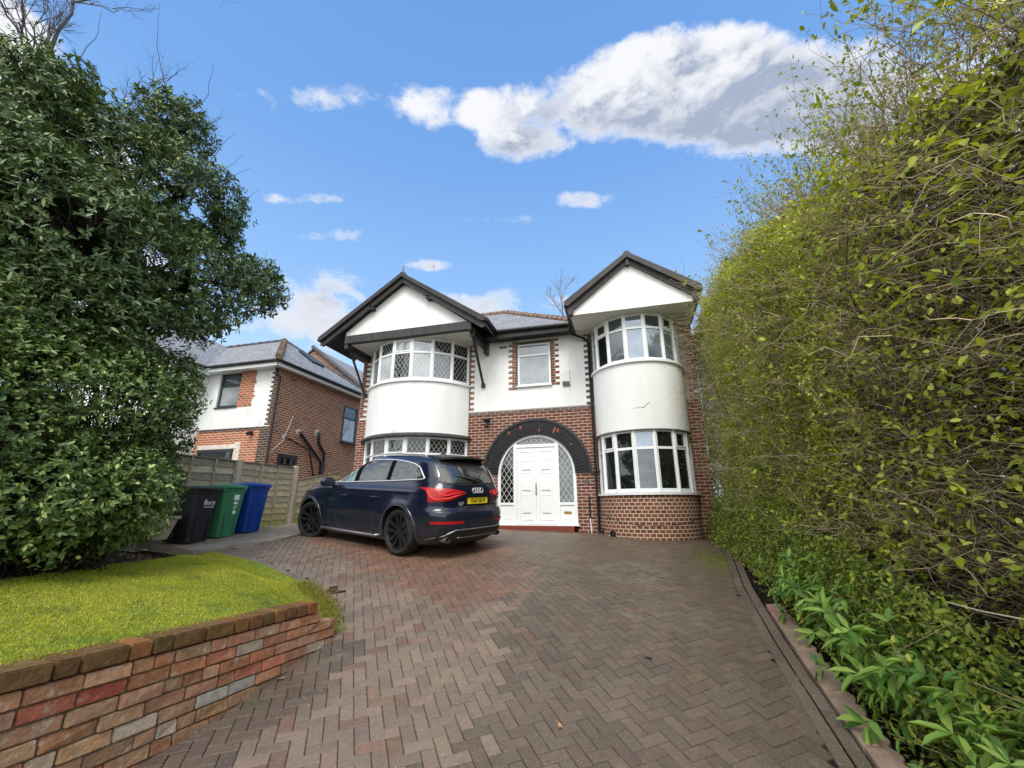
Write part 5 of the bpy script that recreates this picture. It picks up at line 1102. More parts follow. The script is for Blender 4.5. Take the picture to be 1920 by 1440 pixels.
# sparse nearer part: fewer leaves over tangled stems
def kf(P, h):
    cl = .5+.5*np.sin(P[:, 1]*3.1+P[:, 2]*2.3)*np.cos(P[:, 2]*3.7-P[:, 1]*1.1)+.25*np.sin(P[:, 1]*9+2*np.sin(P[:, 2]*5))*np.sin(P[:, 2]*8.3+P[:, 1]*3); return np.clip(np.interp(P[:, 1], [2, 4.2, 5.5, 7, 9], [.10, .17, .36, .75, 1.])*(.35+1.1*cl), 0, 1)
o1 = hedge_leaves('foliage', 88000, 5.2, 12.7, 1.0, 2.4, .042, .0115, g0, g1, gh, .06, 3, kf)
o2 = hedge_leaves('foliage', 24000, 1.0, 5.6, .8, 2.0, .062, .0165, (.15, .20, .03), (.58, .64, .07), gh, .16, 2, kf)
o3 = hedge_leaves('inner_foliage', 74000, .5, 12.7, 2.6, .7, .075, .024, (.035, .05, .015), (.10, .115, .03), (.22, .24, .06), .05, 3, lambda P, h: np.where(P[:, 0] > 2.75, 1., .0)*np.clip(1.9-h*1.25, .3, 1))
# stems: main uprights inside, then arching side twigs coming out to the face
n = 150; Yb = rng.uniform(.8, 11.2, n); Xb = rng.uniform(2.6, 3.4, n); roots = np.stack([Xb, Yb, gz(Xb, Yb)], 1); zt = np.interp(Yb, TY, TZ)
tips = roots+np.stack([rng.normal(-.1, .35, n), rng.normal(0, .4, n), zt-roots[:, 2]-rng.uniform(-.3, 1.2, n)], 1)
main = branch_paths(roots, tips, 12, .22); twigs('stems', main, rng.uniform(.014, .030, n), np.full(n, .006), np.tile([(.085, .068, .045)], (n, 1))*rng.uniform(.7, 1.2, (n, 1)), M['twig'], hg, 5)
def side_twigs(m, L0, L1, r, cols, y0=0., y1=13., outw=-.55):
    i = rng.integers(0, n, m*2); k = rng.integers(2, 12, m*2); s = main[i, k]; g_ = (s[:, 1] > y0) & (s[:, 1] < y1); s = s[g_][:m]; m = len(s)
    d = unit(np.stack([rng.normal(outw, .45, m), rng.normal(-.1, .6, m), rng.normal(.28, .35, m)], 1)); ln = rng.uniform(L0, L1, m)[:, None]
    pth = branch_paths(s, s+d*ln, 9, .55, .10); c = np.array(cols)[rng.integers(0, len(cols), m)]*rng.uniform(.7, 1.25, (m, 1)); return pth, twigs('twigs', pth, rng.uniform(r*.7, r*1.4, m), np.full(m, r*.3), c, M['twig'], hg)
TC = [(.36, .28, .18), (.48, .39, .25), (.20, .16, .10), (.42, .35, .19)]
pth, _ = side_twigs(5200, .5, 1.35, .0042, TC)
i = rng.integers(0, len(pth), 12500); k = rng.integers(3, 9, 12500); s = pth[i, k]; m = len(s); d = unit(rng.normal(0, 1, (m, 3))*[.8, 1, .7]+np.array([-.45, -.1, .25]))
tw = branch_paths(s, s+d*rng.uniform(.12, .5, m)[:, None], 6, .7); twigs('fine_twigs', tw, rng.uniform(.0018, .0034, m), np.full(m, .0011), np.array(TC)[rng.integers(0, 4, m)]*rng.uniform(.8, 1.4, (m, 1)), M['twig'], hg)
# leaves along the fine twigs on the near part
e = tw[:, -1]; e = e[(e[:, 1] < 6.5)]; e = e[rng.random(len(e)) < .5]; per = 3; P2 = np.repeat(e, per, 0)+rng.normal(0, .02, (len(e)*per, 3)); m = len(P2); D = unit(rng.normal(0, 1, (m, 3))+np.array([-.5, -.2, .1])); Nn = unit(rng.normal(0, .5, (m, 3))+np.array([-.3, -.2, 1]))
leaves('foliage', P2, D, Nn, rng.uniform(.04, .085, m), rng.uniform(.011, .020, m), lerpc((.16, .22, .025), (.46, .50, .06), rng.random(m)), M['leaf'], hg)
# wispy tops against the sky
n2 = 1500; Y = rng.uniform(1.2, 12.6, n2); X = rng.uniform(2.1, 3.4, n2); Z = np.interp(Y, TY, TZ)+.3*(X-2.1)-.15; s = np.stack([X, Y, Z], 1); d = unit(np.stack([rng.normal(-.25, .3, n2), rng.normal(-.1, .4, n2), rng.uniform(.6, 1.2, n2)], 1)); hgt = np.interp(Y, [1, 3, 6, 12], [1.7, 1.5, .9, .25])*rng.uniform(.4, 1.1, n2)
tp = branch_paths(s, s+d*hgt[:, None], 9, .3); twigs('top_shoots', tp, np.full(n2, .0035), np.full(n2, .001), np.array(TC)[rng.integers(0, 4, n2)]*.8, M['twig'], hg)
i = np.repeat(np.arange(n2), 9); k = rng.integers(3, 9, len(i)); P2 = tp[i, k]+rng.normal(0, .015, (len(i), 3)); m = len(P2); D = unit(rng.normal(0, 1, (m, 3))+np.array([-.2, 0, .5])); Nn = unit(rng.normal(0, .6, (m, 3))+np.array([0, 0, .7]))
leaves('foliage', P2, D, Nn, rng.uniform(.028, .05, m), rng.uniform(.007, .012, m), lerpc((.14, .18, .03), (.38, .40, .06), rng.random(m)), M['leaf'], hg)
# ---- long leaved laurel shoots at the foot of the hedge
ls = empty('laurel_shrub', (1.95, 4.3, -1.5), 'low shrub with long pointed bright green leaves spilling over the edging stones bottom right', 'shrub')
sp = []; 
for kx in range(150):
    y = random.uniform(2.9, 6.3); x = 1.66+random.random()**1.6*.6; zb = float(gz(x, y)); h = random.uniform(.15, .75)*(1.15 if y < 5.2 else .8); sp.append(((x+random.uniform(0, .25), y+random.uniform(-.15, .15), zb), (x+random.uniform(-.22, .15), y+random.uniform(-.3, .2), zb+h)))
sp += [((1.75, 4.45, float(gz(1.75, 4.45))+.1), (1.42, 4.52, float(gz(1.42, 4.52))+.16)), ((1.75, 4.05, float(gz(1.75, 4))+.05), (1.45, 3.92, float(gz(1.5, 4))+.12)), ((1.8, 3.5, -1.5), (1.5, 3.75, -1.42))]
rt0 = np.array([a for a, b in sp]); tp0 = np.array([b for a, b in sp]); pp = branch_paths(rt0, tp0, 8, .25, .12); twigs('stems', pp, np.full(len(sp), .006), np.full(len(sp), .003), np.tile([(.20, .21, .08)], (len(sp), 1)), M['twig'], ls, 5)
P, D, Nn, L, Wd = [], [], [], [], []
for q in range(len(sp)):
    ax = unit((pp[q, -1]-pp[q, -3])[None])[0]; big = random.uniform(.6, 1.15)
    for kx in range(random.randint(6, 10)):
        j = random.choice([7, 7, 6, 6, 5]); a = random.random()*2*PI; rad = unit(np.cross(ax, rng.normal(0, 1, 3))[None])[0]; d = unit((ax*.45+rad+np.array([-.15, -.1, -.12]))[None])[0]
        P.append(pp[q, j]); D.append(d); Nn.append(unit((ax+np.array([0, 0, .8])+rng.normal(0, .25, 3))[None])[0]); L.append(.165*big*random.uniform(.7, 1.2)); Wd.append(.0235*big*random.uniform(.8, 1.2))
m = len(P); leaves('foliage', P, D, Nn, L, Wd, lerpc((.08, .20, .04), (.34, .50, .10), rng.random(m)), M['leaf'], ls, fold=.3, droop=.22)
lowm = 8500; Yl = rng.uniform(3.2, 12, lowm); hl = rng.random(lowm)**1.4*.95; Xl = np.where(Yl > 6.2, 2.06, 2.0)-.36*rng.random(lowm)*np.clip(1-hl*.8, .2, 1)+rng.normal(0, .05, lowm); Pl = np.repeat(np.stack([Xl, Yl, gz(Xl, Yl)+.02+hl], 1), 3, 0)+rng.normal(0, .03, (lowm*3, 3)); ml = len(Pl)
leaves('foliage', Pl, unit(rng.normal(0, 1, (ml, 3))+np.array([-.5, -.2, .2])), unit(rng.normal(0, .5, (ml, 3))+np.array([-.3, -.2, .9])), rng.uniform(.025, .06, ml), rng.uniform(.008, .015, ml), lerpc((.06, .11, .025), (.42, .48, .08), rng.random(ml)**1.2), M['leaf'], hg)
# pale cane sticking out of the hedge
cn = MB(); a_, b_ = ray(1772, 1128)*3.9, ray(1925, 1160)*3.3; cn.tube([a_, (a_+b_)/2+Vector((0, 0, -.01)), b_+(b_-a_)*.6], .004, 6); tag(cn.build('garden_cane', plain('pale_cane', (.62, .56, .42), .6, .1, 20), smooth=True), 'thin pale cane poking out of the hedge low on the right', 'cane')
# ------------------------------------------------------------------ the parked car (x forward from the rear axle, y to its left, z up)
car = empty('parked_car', (0, 0, 0), 'dark navy SUV with black wheels and yellow rear plate parked before the house', 'car')
cyaw, cp, crl = R(158.5), R(3.1), R(-2.6)
f_ = Vector((math.cos(cyaw), math.sin(cyaw), 0)); l_ = Vector((-math.sin(cyaw), math.cos(cyaw), 0)); u_ = Vector((0, 0, 1))
f2 = f_*math.cos(cp)+u_*math.sin(cp); u2 = -f_*math.sin(cp)+u_*math.cos(cp); l2 = l_*math.cos(crl)+u2*math.sin(crl); u3 = -l_*math.sin(crl)+u2*math.cos(crl)
car.matrix_world = Matrix(((f2.x, l2.x, u3.x, -3.643), (f2.y, l2.y, u3.y, 7.797), (f2.z, l2.z, u3.z, -.765), (0, 0, 0, 1)))
def ip(t, xs, ys): return float(np.interp(t, xs, ys))
ZK = [.20, .28, .40, .52, .62, .70, .76, .82, 1.0, 1.11, 1.165, 1.215, 1.265, 1.36, 1.50, 1.60, 1.67, 1.73, 1.765, 1.785]
XR = [-.80, -.97, -1.04, -1.075, -1.09, -1.085, -1.06, -1.0, -1.0, -.995, -.985, -.97, -.95, -.91, -.83, -.75, -.67, -.50, -.18, .35]
XF = [3.60, 3.84, 3.93, 3.97, 3.98, 3.96, 3.93, 3.88, 3.74, 3.35, 2.92, 2.62, 2.50, 2.30, 1.95, 1.66, 1.42, 1.18, .98, .80]
WK = [.84, .90, .945, .965, .975, .985, .985, .985, .975, .955, .925, .905, .895, .870, .825, .785, .745, .685, .58, .36]
AR_ = [1.1, 1.1, 1.1, 1.1, 1.1, 1.1, 1.1, 1.1, 1.1, 1.1, 1.1, 1.1, 1.1, 1.0, .9, .8, .75, .65, .5, .3]
AF_ = [1.2, 1.2, 1.2, 1.2, 1.2, 1.2, 1.2, 1.2, 1.2, 1.3, 1.3, 1.3, 1.3, 1.25, 1.1, 1.0, .85, .6, .45, .3]
PX, RW = 3.8, .388
def Wz(x, z):
    w = ip(z, ZK, WK); d0 = math.hypot(x, (z-RW)); d1 = math.hypot(x-3., (z-RW))
    fl = max(math.exp(-((d0-.47)/.09)**2) if z < 1.0 else 0, math.exp(-((d1-.47)/.09)**2) if z < 1.0 else 0)*.022
    crease = .012*math.exp(-((z-1.09)/.035)**2)
    return w+fl+crease-.010*((x-1.4)/2.4)**4-.02*math.exp(-((z-.55)/.12)**2)*(1 if .5 < x < 2.5 else 0)
def side(x, z, off=0.):
    xr, xf, ar, af = ip(z, ZK, XR), ip(z, ZK, XF), ip(z, ZK, AR_), ip(z, ZK, AF_); w = Wz(x, z)
    if x < xr+ar: t = min(1, max(0, (xr+ar-x)/ar)); w *= max(0, 1-t**PX)**(1/PX)
    if x > xf-af: t = min(1, max(0, (x-xf+af)/af)); w *= max(0, 1-t**PX)**(1/PX)
    return w+off
def sag(x, z): return -.030*max(0, (z-1.1)/.6)*((x-1.1)/1.5)**2 if z > 1.1 else 0.
def SP(x, z, off=0., s=1): return Vector((x, s*side(x, z, off), z+sag(x, z)))
def rearx(y, z): w = ip(z, ZK, WK); xr, ar = ip(z, ZK, XR), ip(z, ZK, AR_); return xr+ar-ar*max(0, 1-min(1, abs(y)/w)**PX)**(1/PX)
def RP(y, z, off=0.): x = rearx(y, z)-off; return Vector((x, y, z+sag(x, z)))
body = MB(); zs = sorted(set(list(np.round(np.linspace(.20, 1.785, 52), 3))+[.745, .775]))
def ring(z):
    xr, xf, ar, af = ip(z, ZK, XR), ip(z, ZK, XF), ip(z, ZK, AR_), ip(z, ZK, AF_); pts = []
    for k in range(22): a = (PI/2)*k/22; t = math.cos(a)**(2/PX); x = xr+ar-ar*t; pts.append((x, Wz(x, z)*math.sin(a)**(2/PX)))
    n = 34
    for k in range(n): x = xr+ar+(xf-af-xr-ar)*k/n; pts.append((x, Wz(x, z)))
    for k in range(23): a = (PI/2)*k/22; t = math.sin(a)**(2/PX); x = xf-af+af*t; pts.append((x, Wz(x, z)*math.cos(a)**(2/PX)))
    full = pts+[(x, -y) for x, y in pts[-2:0:-1]]
    return [Vector((x, y, z+sag(x, z))) for x, y in full]
Rg = [ring(z) for z in zs]; body.grid(Rg, closed=True); body.face(Rg[0][::-1]); body.face(Rg[-1])
bo = body.build('body', M['paint'], car, smooth='all')
bo.data.materials.append(M['blackplastic'])
cut = MB()
for xw in (0, 3.0):
    for s_ in (-1, 1):
        P = [[Vector((xw+(.445)*math.cos(2*PI*k/40), y, RW+.015+.445*math.sin(2*PI*k/40))) for k in range(40)] for y in sorted((s_*.60, s_*1.3))]
        cut.grid(P, closed=True); cut.face(P[0][::-1]); cut.face(P[1])
co = cut.build('arch_cutter', M['blackplastic'], car); co.matrix_parent_inverse = Matrix()
bpy.context.view_layer.update()
md = bo.modifiers.new('arches', 'BOOLEAN'); md.object = co; md.operation = 'DIFFERENCE'; md.solver = 'EXACT'
try: md.material_mode = 'TRANSFER'
except Exception: pass
ev = bo.evaluated_get(bpy.context.evaluated_depsgraph_get()); nm_ = bpy.data.meshes.new_from_object(ev); bo.modifiers.clear(); bo.data = nm_; nm_.name = 'body'
bpy.data.objects.remove(co)
for p in bo.data.polygons: p.use_smooth = True
try: bo.data.set_sharp_from_angle(angle=R(40))
except Exception: pass
def cpart(mb, name, mt, par=None, **k): return mb.build(name, M[mt] if isinstance(mt, str) else mt, par or car, **k)
def sidestrip(mb, top, bot, s, off=.006, n=7):
    """top, bot: lists of (x,z) of the same length; rows follow the bulge of the body side"""
    for (a, b), (c_, d) in zip(zip(top[:-1], top[1:]), zip(bot[:-1], bot[1:])):
        for k in range(n):
            L = lambda p, q, t: (p[0]+(q[0]-p[0])*t, p[1]+(q[1]-p[1])*t); t0, t1 = k/n, (k+1)/n
            q = [SP(*L(c_, a, t0), off, s), SP(*L(d, b, t0), off, s), SP(*L(d, b, t1), off, s), SP(*L(c_, a, t1), off, s)]
            mb.face(q if s < 0 else q[::-1])
TOPX = [-.50, -.44, -.36, -.22, 0, .3, .7, 1.1, 1.5, 1.75, 2.0, 2.2, 2.38, 2.50]
TOPZ = [1.345, 1.41, 1.51, 1.575, 1.615, 1.645, 1.66, 1.655, 1.625, 1.58, 1.50, 1.405, 1.30, 1.235]
BOTZ = [1.32, 1.305, 1.30, 1.293, 1.28, 1.265, 1.25, 1.235, 1.222, 1.215, 1.21, 1.205, 1.205, 1.22]
def wtop(x): return ip(x, TOPX, TOPZ)
def wbot(x): return ip(x, TOPX, BOTZ)
for s_ in (1, -1):
    for x0, x1, g_ in ((-.47, .40, 'glass_car'), (.47, 1.40, 'glass_car'), (1.50, 2.47, 'glass_cargreen')):
        xs_ = np.linspace(x0, x1, 14); mb = MB(); sidestrip(mb, [(x, wtop(x)-.012) for x in xs_], [(x, wbot(x)+.012) for x in xs_], s_, .007); cpart(mb, 'side_window', g_, smooth='all', recalc=False)
    for x0, x1 in ((.38, .49), (1.38, 1.52)): xs_ = [x0, x1]; mb = MB(); sidestrip(mb, [(x, wtop(x)-.005) for x in xs_], [(x, wbot(x)+.005) for x in xs_], s_, .013); cpart(mb, 'window_pillar', 'pillar', recalc=False)
    mb = MB(); loop = [(x, wtop(x)) for x in np.linspace(2.50, -.50, 40)]+[(-.515, 1.335), (-.50, 1.32)]+[(x, wbot(x)-.004) for x in np.linspace(-.46, 2.50, 30)]
    mb.tube([SP(x, z, .012, s_) for x, z in loop]+[SP(*loop[0], .012, s_)], .013, 6, cap=False); cpart(mb, 'window_trim', 'chrome', smooth='all')
    # door shuts, handles, sill, arches
    mb = MB()
    for x_ in (1.42, 2.55): 
        for z0_, z1_ in zip(np.linspace(.42, 1.10, 12)[:-1], np.linspace(.42, 1.10, 12)[1:]): mb.face([SP(x_-.004, z0_, .0025, s_), SP(x_+.004, z0_, .0025, s_), SP(x_+.004, z1_, .0025, s_), SP(x_-.004, z1_, .0025, s_)])
    za = np.linspace(-.1, 1.35, 14)
    for a0, a1 in zip(np.linspace(R(72), R(5), 12)[:-1], np.linspace(R(72), R(5), 12)[1:]):
        q = [(math.cos(a)*r, RW+math.sin(a)*r+.03) for a in (a0, a1) for r in (.555, .563)]; mb.face([SP(*q[0], .0025, s_), SP(*q[1], .0025, s_), SP(*q[3], .0025, s_), SP(*q[2], .0025, s_)])
    for x0, x1, z in ((.60, 2.52, .405),):
        for a, b in zip(np.linspace(x0, x1, 14)[:-1], np.linspace(x0, x1, 14)[1:]): mb.face([SP(a, z, .0025, s_), SP(b, z, .0025, s_), SP(b, z+.008, .0025, s_), SP(a, z+.008, .0025, s_)])
    cpart(mb, 'door_gap', 'blackplastic', recalc=False)
    for x_ in (.62, 1.62):
        mb = MB(); mb.tube([SP(x_, .955, .004, s_), SP(x_+.03, .957, .035, s_), SP(x_+.17, .957, .038, s_), SP(x_+.21, .955, .006, s_)], [.012, .014, .014, .012], 8); cpart(mb, 'door_handle', 'paint', smooth='all')
    for xw in (0, 3.0):
        mb = MB(); rr = []
        for k in range(33):
            a = R(-12)+R(204)*k/32; c_ = Vector((xw+.452*math.cos(a), 0, RW+.015+.452*math.sin(a))); y = side(c_.x, min(1.0, max(.22, c_.z)), 0)
            rr.append([Vector((xw+r*math.cos(a), s_*(y+o_), RW+.015+r*math.sin(a))) for r, o_ in ((.438, -.05), (.440, .012), (.455, .022), (.485, .012), (.492, -.004))])
        mb.grid(rr); cpart(mb, 'wheel_arch', 'paint', smooth='all')
        mb = MB(); mb.tube([Vector((xw+.443*math.cos(a), s_*(side(xw+.452*math.cos(a), min(1., max(.22, RW+.452*math.sin(a))))+.012), RW+.015+.443*math.sin(a))) for a in np.linspace(R(0), R(180), 30)], .008, 5); cpart(mb, 'arch_lip', 'dullchrome', smooth='all')
        mb = MB(); P = [[Vector((xw+.44*math.cos(a), y, RW+.015+.44*math.sin(a))) for a in np.linspace(0, PI, 20)] for y in (s_*.60, s_*.90)]; mb.grid(P); mb.face(P[0]); cpart(mb, 'arch_liner', 'blackplastic', recalc=False)
    mb = MB(); mb.tube([(.50, s_*.93, .30), (.58, s_*1.015, .285), (2.42, s_*1.015, .285), (2.50, s_*.93, .30)], .024, 8); 
    for x_ in (.9, 2.0): mb.tube([(x_, s_*.85, .27), (x_, s_*1.0, .283)], .015, 6)
    cpart(mb, 'side_step', 'dullchrome', smooth='all')
    mb = MB(); mb.tube([(2.20, s_*.90, 1.13), (2.22, s_*1.0, 1.15)], [.03, .03], 8); mb.grid([[Vector((2.13+.15*math.sin(a)*(1 if j > 0 else 0)+.02*j, s_*(1.08+.125*math.cos(b)*math.sin(a if a > .01 else .01)), 1.20+.095*math.sin(b)*math.sin(a if a > .01 else .01))) for b in np.linspace(0, 2*PI, 16, endpoint=False)] for j, a in enumerate((R(80), R(100), R(125), R(150), R(175)))], closed=True); mb.face([Vector((2.128, s_*(1.08+.12*math.cos(b)), 1.20+.09*math.sin(b))) for b in np.linspace(0, 2*PI, 16, endpoint=False)]); cpart(mb, 'door_mirror', 'paint', smooth=True)
    mb = MB(); mb.tube([(-.20, s_*.60, 1.73), (-.10, s_*.62, 1.74), (.5, s_*.63, 1.768), (1.3, s_*.62, 1.762), (1.6, s_*.60, 1.72)], .009, 6); cpart(mb, 'roof_rail', 'blackplastic', smooth='all')
# ---- rear end
def rearpatch(mb, ys, zf0, zf1, off, nz=4):
    for a, b in zip(ys[:-1], ys[1:]):
        for k in range(nz):
            t0, t1 = k/nz, (k+1)/nz; P = lambda y, t: RP(y, zf0(y)+(zf1(y)-zf0(y))*t, off); mb.face([P(a, t0), P(a, t1), P(b, t1), P(b, t0)])
hw = lambda z: .80*ip(z, ZK, WK)
def rp2(u, z, off):   # u in -1..1 across the rear window
    return RP(u*ip(z, [1.22, 1.27, 1.56, 1.66], [.58, .76, .69, .62]), z, off)
mb = MB(); zz_ = np.linspace(1.25, 1.66, 10); us_ = np.linspace(-1, 1, 17)
mb.grid([[rp2(u, z+.0*abs(u), .010) for u in us_] for z in zz_]); cpart(mb, 'rear_window', 'glass_car', smooth='all', recalc=True)
mb = MB(); mb.grid([[rp2(u*1.04, z, .003) for u in us_] for z in np.linspace(1.21, 1.66, 10)]); cpart(mb, 'rear_window_seal', 'blackplastic', recalc=True)
mb = MB(); T_, B_ = [], []
for y in np.linspace(-.60, .60, 19):
    k = 1-(abs(y)/.60)**4*.45; x0 = rearx(y, 1.70)+.10; T_.append([Vector((x0+.1, y, 1.715+.03*k-.02*abs(y)))+Vector((0, 0, .012)), Vector((-.50-.30*k, y, 1.69+.025*k-.035*abs(y))), Vector((-.50-.31*k, y, 1.66+.02*k-.035*abs(y))), Vector((x0+.02, y, 1.635-.03*abs(y)))])
mb.grid(T_); mb.face(T_[0]); mb.face(T_[-1][::-1]); cpart(mb, 'roof_spoiler', 'blackplastic', smooth=True)
# tail lamps wrapping round the corners
def lamp(mb, s_, outl_top, outl_bot, ys, off, nz=5):
    for a, b in zip(ys[:-1], ys[1:]):
        for k in range(nz):
            t0, t1 = k/nz, (k+1)/nz
            P = lambda y, t: RP(s_*y, ip(y, *outl_bot)+(ip(y, *outl_top)-ip(y, *outl_bot))*t, off+.010*math.sin(PI*min(1, max(0, t)))); q = [P(a, t0), P(b, t0), P(b, t1), P(a, t1)]; mb.face(q if s_ > 0 else q[::-1])
topo = ([.32, .40, .60, .80, .90, .965], [1.075, 1.105, 1.145, 1.16, 1.165, 1.165]); boto = ([.32, .40, .52, .60, .80, .90, .965], [1.045, 1.02, .985, .95, .925, .925, .95])
for s_ in (1, -1):
    mb = MB(); lamp(mb, s_, topo, boto, np.concatenate([np.linspace(.32, .88, 14), np.linspace(.885, .905, 4)]), .012); tl = cpart(mb, 'tail_lamp', 'redlens', smooth='all')
    mb = MB(); pth = [RP(s_*y, z, .030) for y, z in ((.895, 1.12), (.89, 1.01), (.85, .965), (.66, .98), (.56, 1.015), (.44, 1.045))]; mb.tube(pth, .010, 6); mb.tube([RP(s_*y, z, .030) for y, z in ((.80, 1.12), (.79, 1.04), (.70, 1.03), (.60, 1.055), (.46, 1.07))], .008, 6)
    cpart(mb, 'lamp_strip', 'redlens2', tl, smooth='all')
    mb = MB(); mb.grid([[RP(s_*y, z, .006) for y in np.linspace(.42, .90, 12)] for z in (.565, .61)]); cpart(mb, 'bumper_reflector', 'redlens', recalc=True)
mb = MB()      # tailgate shut line and recess round the plate
for y0_, y1_, z_ in ((-.88, .88, .775),):
    ys_ = np.linspace(y0_, y1_, 24); mb.grid([[RP(y, .770, .004) for y in ys_], [RP(y, .785, .004) for y in ys_]]); cpart(mb, 'tailgate_gap', 'blackplastic', recalc=False)
for s_ in (1, -1):
    mb = MB()
    P = [(.885, .785), (.85, .88), (.71, 1.17), (.74, 1.23), (.68, 1.56)]; P2 = [(y-.012, z) for y, z in P]
    for k in range(1, 2): 
        n_ = 6
        for q in range(n_):
            l2_ = lambda A, t: (A[k-1+1][0]+(A[k+1][0]-A[k][0])*t, A[k][1]+(A[k+1][1]-A[k][1])*t)
            a, b = l2_(P, q/n_), l2_(P, (q+1)/n_); c_, d = l2_(P2, q/n_), l2_(P2, (q+1)/n_)
            mb.face([RP(s_*a[0], a[1], .004), RP(s_*b[0], b[1], .004), RP(s_*d[0], d[1], .004), RP(s_*c_[0], c_[1], .004)])
    cpart(mb, 'tailgate_gap', 'blackplastic', recalc=False)
mb = MB(); mb.grid([[RP(y, z, .008) for y in np.linspace(-.50, .50, 18)] for z in (.823, .836)]); cpart(mb, 'tailgate_trim', 'dullchrome', recalc=True)
Rm_ = Matrix(((0, 0, -1, 0), (-1, 0, 0, 0), (0, 1, 0, 0), (0, 0, 0, 1)))   # text x -> -car y, text y -> z, text normal -> -x
pl = MB(); xp = -1.0-.026; pl.box(xp, xp+.02, -.26, .26, .875, .985); plate = cpart(pl, 'number_plate', 'plate', bev=.003)
text_mesh('plate_lettering', 'FL63 NLW', .105, M['platetext'], plate, Matrix.Translation((xp-.002, 0, .932)) @ Rm_, .0015, xs=.80)
hb_ = MB(); hb_.box(xp-.02, xp+.03, -.30, .30, 1.0, 1.03); cpart(hb_, 'tailgate_grip', 'paint', bev=.008)
em = MB()
for k in range(4):
    c0 = (k-1.5)*.063; em.tube([Vector((rearx(0, 1.10)-.014, c0+.045*math.cos(a), 1.105+.045*math.sin(a))) for a in np.linspace(0, 2*PI, 25)], .0075, 6, cap=False)
cpart(em, 'ring_emblem', 'chrome', smooth='all')
text_mesh('badge', 'Q7', .075, M['chrome'], car, Matrix.Translation((-1.015, .43, .885)) @ Rm_, .003, xs=1.25)
text_mesh('badge', 'TDI', .045, M['chrome'], car, Matrix.Translation((-1.012, -.52, .885)) @ Rm_, .003)
wp = MB(); wp.tube([RP(-.02, 1.255, .02), RP(-.02, 1.26, .045), RP(.10, 1.315, .04), RP(.42, 1.385, .03)], [.022, .018, .012, .009], 6); wp.tube([RP(.02, 1.295, .022), RP(.48, 1.395, .018)], .010, 5); cpart(wp, 'rear_wiper', 'blackplastic', smooth='all')
# lower bumper: black diffuser with grey edge trim and oval exhausts
mb = MB(); ys_ = np.linspace(-.80, .80, 24)
mb.grid([[RP(y, z+.03*(abs(y)/.8)**2, o_) for y in ys_] for z, o_ in ((.19, .02), (.30, .035), (.38, .03), (.445, .012))]); cpart(mb, 'rear_diffuser', 'blackplastic', smooth='all', recalc=True)
mb = MB(); pth = [RP(y, z, .03) for y, z in [(.86, .30), (.74, .37), (.64, .43)]+[(y, .465) for y in np.linspace(.56, -.56, 14)]+[(-.64, .43), (-.74, .37), (-.86, .30)]]; mb.tube(pth, .013, 6)
mb.tube([RP(y, .335, .045) for y in np.linspace(.50, -.50, 12)], .008, 5); cpart(mb, 'diffuser_trim', 'dullchrome', smooth='all')
for s_ in (1, -1):
    mb = MB(); ring_ = lambda r, x: [Vector((x, s_*.66+r*1.25*math.cos(2*PI*k/20), .31+r*.85*math.sin(2*PI*k/20))) for k in range(20)]; bx = rearx(.66, .31)
    mb.grid([ring_(.055, bx+.1), ring_(.055, bx-.065), ring_(.046, bx-.068), ring_(.043, bx+.05)], closed=True); mb.face(ring_(.043, bx+.05)); cpart(mb, 'exhaust_tip', 'dullchrome', smooth=True)
ub = MB(); ub.box(-.5, 3.3, -.55, .55, .17, .26); cpart(ub, 'underbody', 'blackplastic')
an_ = MB(); an_.hexa([Vector(p) for p in [(-.12, -.02, 1.74), (.06, -.02, 1.76), (.06, .02, 1.76), (-.12, .02, 1.74), (-.12, -.006, 1.82), (-.08, -.006, 1.82), (-.08, .006, 1.82), (-.12, .006, 1.82)]]); cpart(an_, 'roof_antenna', 'paint')
# windscreen (seen only from the side)
mb = MB()
for a, b in zip(np.linspace(0, 1, 9)[:-1], np.linspace(0, 1, 9)[1:]):
    for c_, d in zip(np.linspace(-1, 1, 9)[:-1], np.linspace(-1, 1, 9)[1:]):
        P = lambda t, v: Vector((ip(1.20+.46*t, ZK, XF)-.02-.14*abs(v)**2.4+.012, v*(.70-.10*t), 1.20+.46*t+sag(2.3, 1.20+.46*t)+.014)); mb.face([P(a, c_), P(a, d), P(b, d), P(b, c_)])
cpart(mb, 'windscreen', 'glass_cargreen', smooth='all')
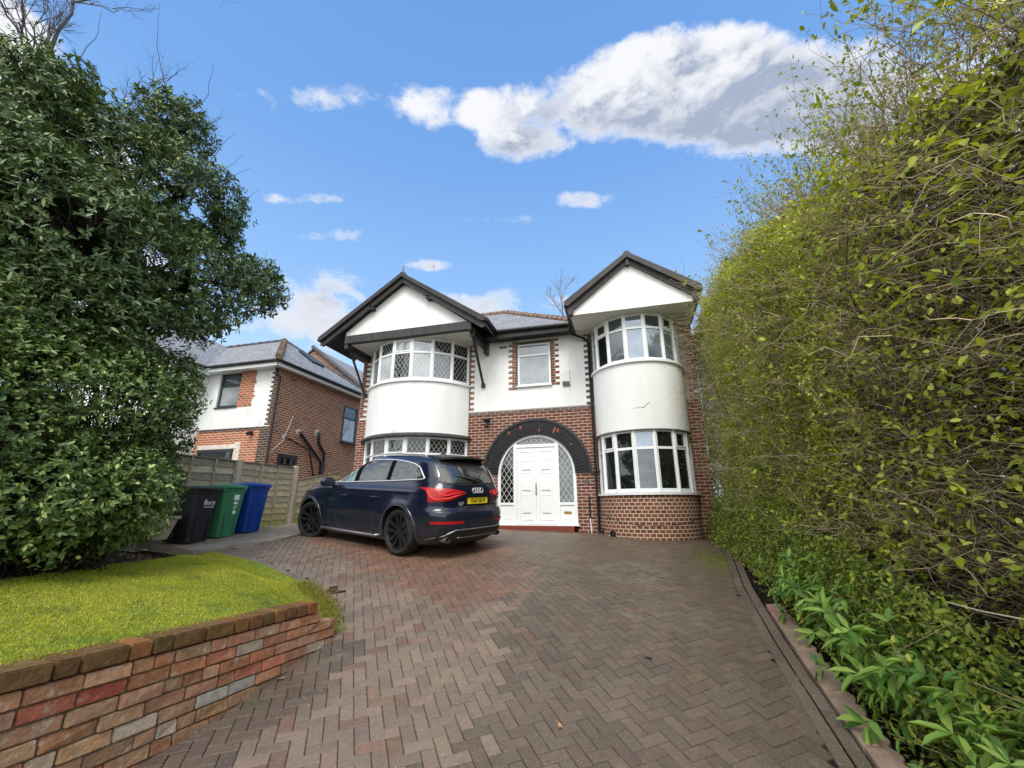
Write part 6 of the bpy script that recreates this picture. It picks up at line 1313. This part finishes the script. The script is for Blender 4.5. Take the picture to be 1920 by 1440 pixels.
# ---- wheels
def wheel(x, y, s_, steer=0.):
    T_ = Matrix.Translation((x, y, RW)) @ Matrix.Rotation(steer, 4, 'Z') @ (Matrix.Identity(4) if s_ > 0 else Matrix.Rotation(PI, 4, 'Z'))   # local +y = outer face
    w = bpy.data.objects.new('wheel', None); C.objects.link(w); w.parent = car; w.matrix_basis = T_; w.empty_display_size = .05
    def lathe(prof, n=48):
        m_ = MB(); m_.grid([[Vector((r*math.sin(2*PI*k/n), yy_, r*math.cos(2*PI*k/n))) for k in range(n)] for r, yy_ in prof], closed=True); return m_
    tprof = [(.300, -.11), (.315, -.125), (.345, -.135), (.375, -.125), (.386, -.10), (.388, -.07), (.382, -.066), (.388, -.062), (.388, -.02), (.381, -.015), (.388, -.01), (.388, .04), (.381, .045), (.388, .05), (.388, .08), (.383, .105), (.372, .122), (.345, .134), (.318, .128), (.300, .112)]
    t_ = lathe(tprof, 60); t_.build('tyre', M['rubber'], w, smooth=True)
    rm_ = lathe([(.302, .112), (.292, .120), (.284, .108), (.276, .06), (.26, -.05), (.22, -.06), (.0001, -.06)], 48); rm_.build('rim', M['rim'], w, smooth=True)
    sp_ = MB()
    for k in range(5):
        for d in (-1, 1):
            a = 2*PI*k/5; c_, s2 = math.cos(a), math.sin(a)
            def L(r, tng, yy_): return Vector((r*s2+tng*c_, yy_, r*c_-tng*s2))
            sp_.hexa([L(.05, d*.008, .05), L(.05, d*.045, .05), L(.288, d*.108, .085), L(.288, d*.038, .085), L(.05, d*.008, .088), L(.05, d*.042, .088), L(.284, d*.102, .118), L(.284, d*.044, .118)])
    sp_.tube([(0, .02, 0), (0, .082, 0), (0, .088, 0)], [.065, .062, .035], 20); sp_.build('spokes', M['rim'], w, bev=.004)
    br = MB(); br.tube([(0, -.03, 0), (0, -.01, 0)], .17, 28); br.build('brake_disc', M['dullchrome'], w)
wheel(0, .835, 1); wheel(0, -.835, -1); wheel(3.0, .835, 1, R(17)); wheel(3.0, -.835, -1, R(15))
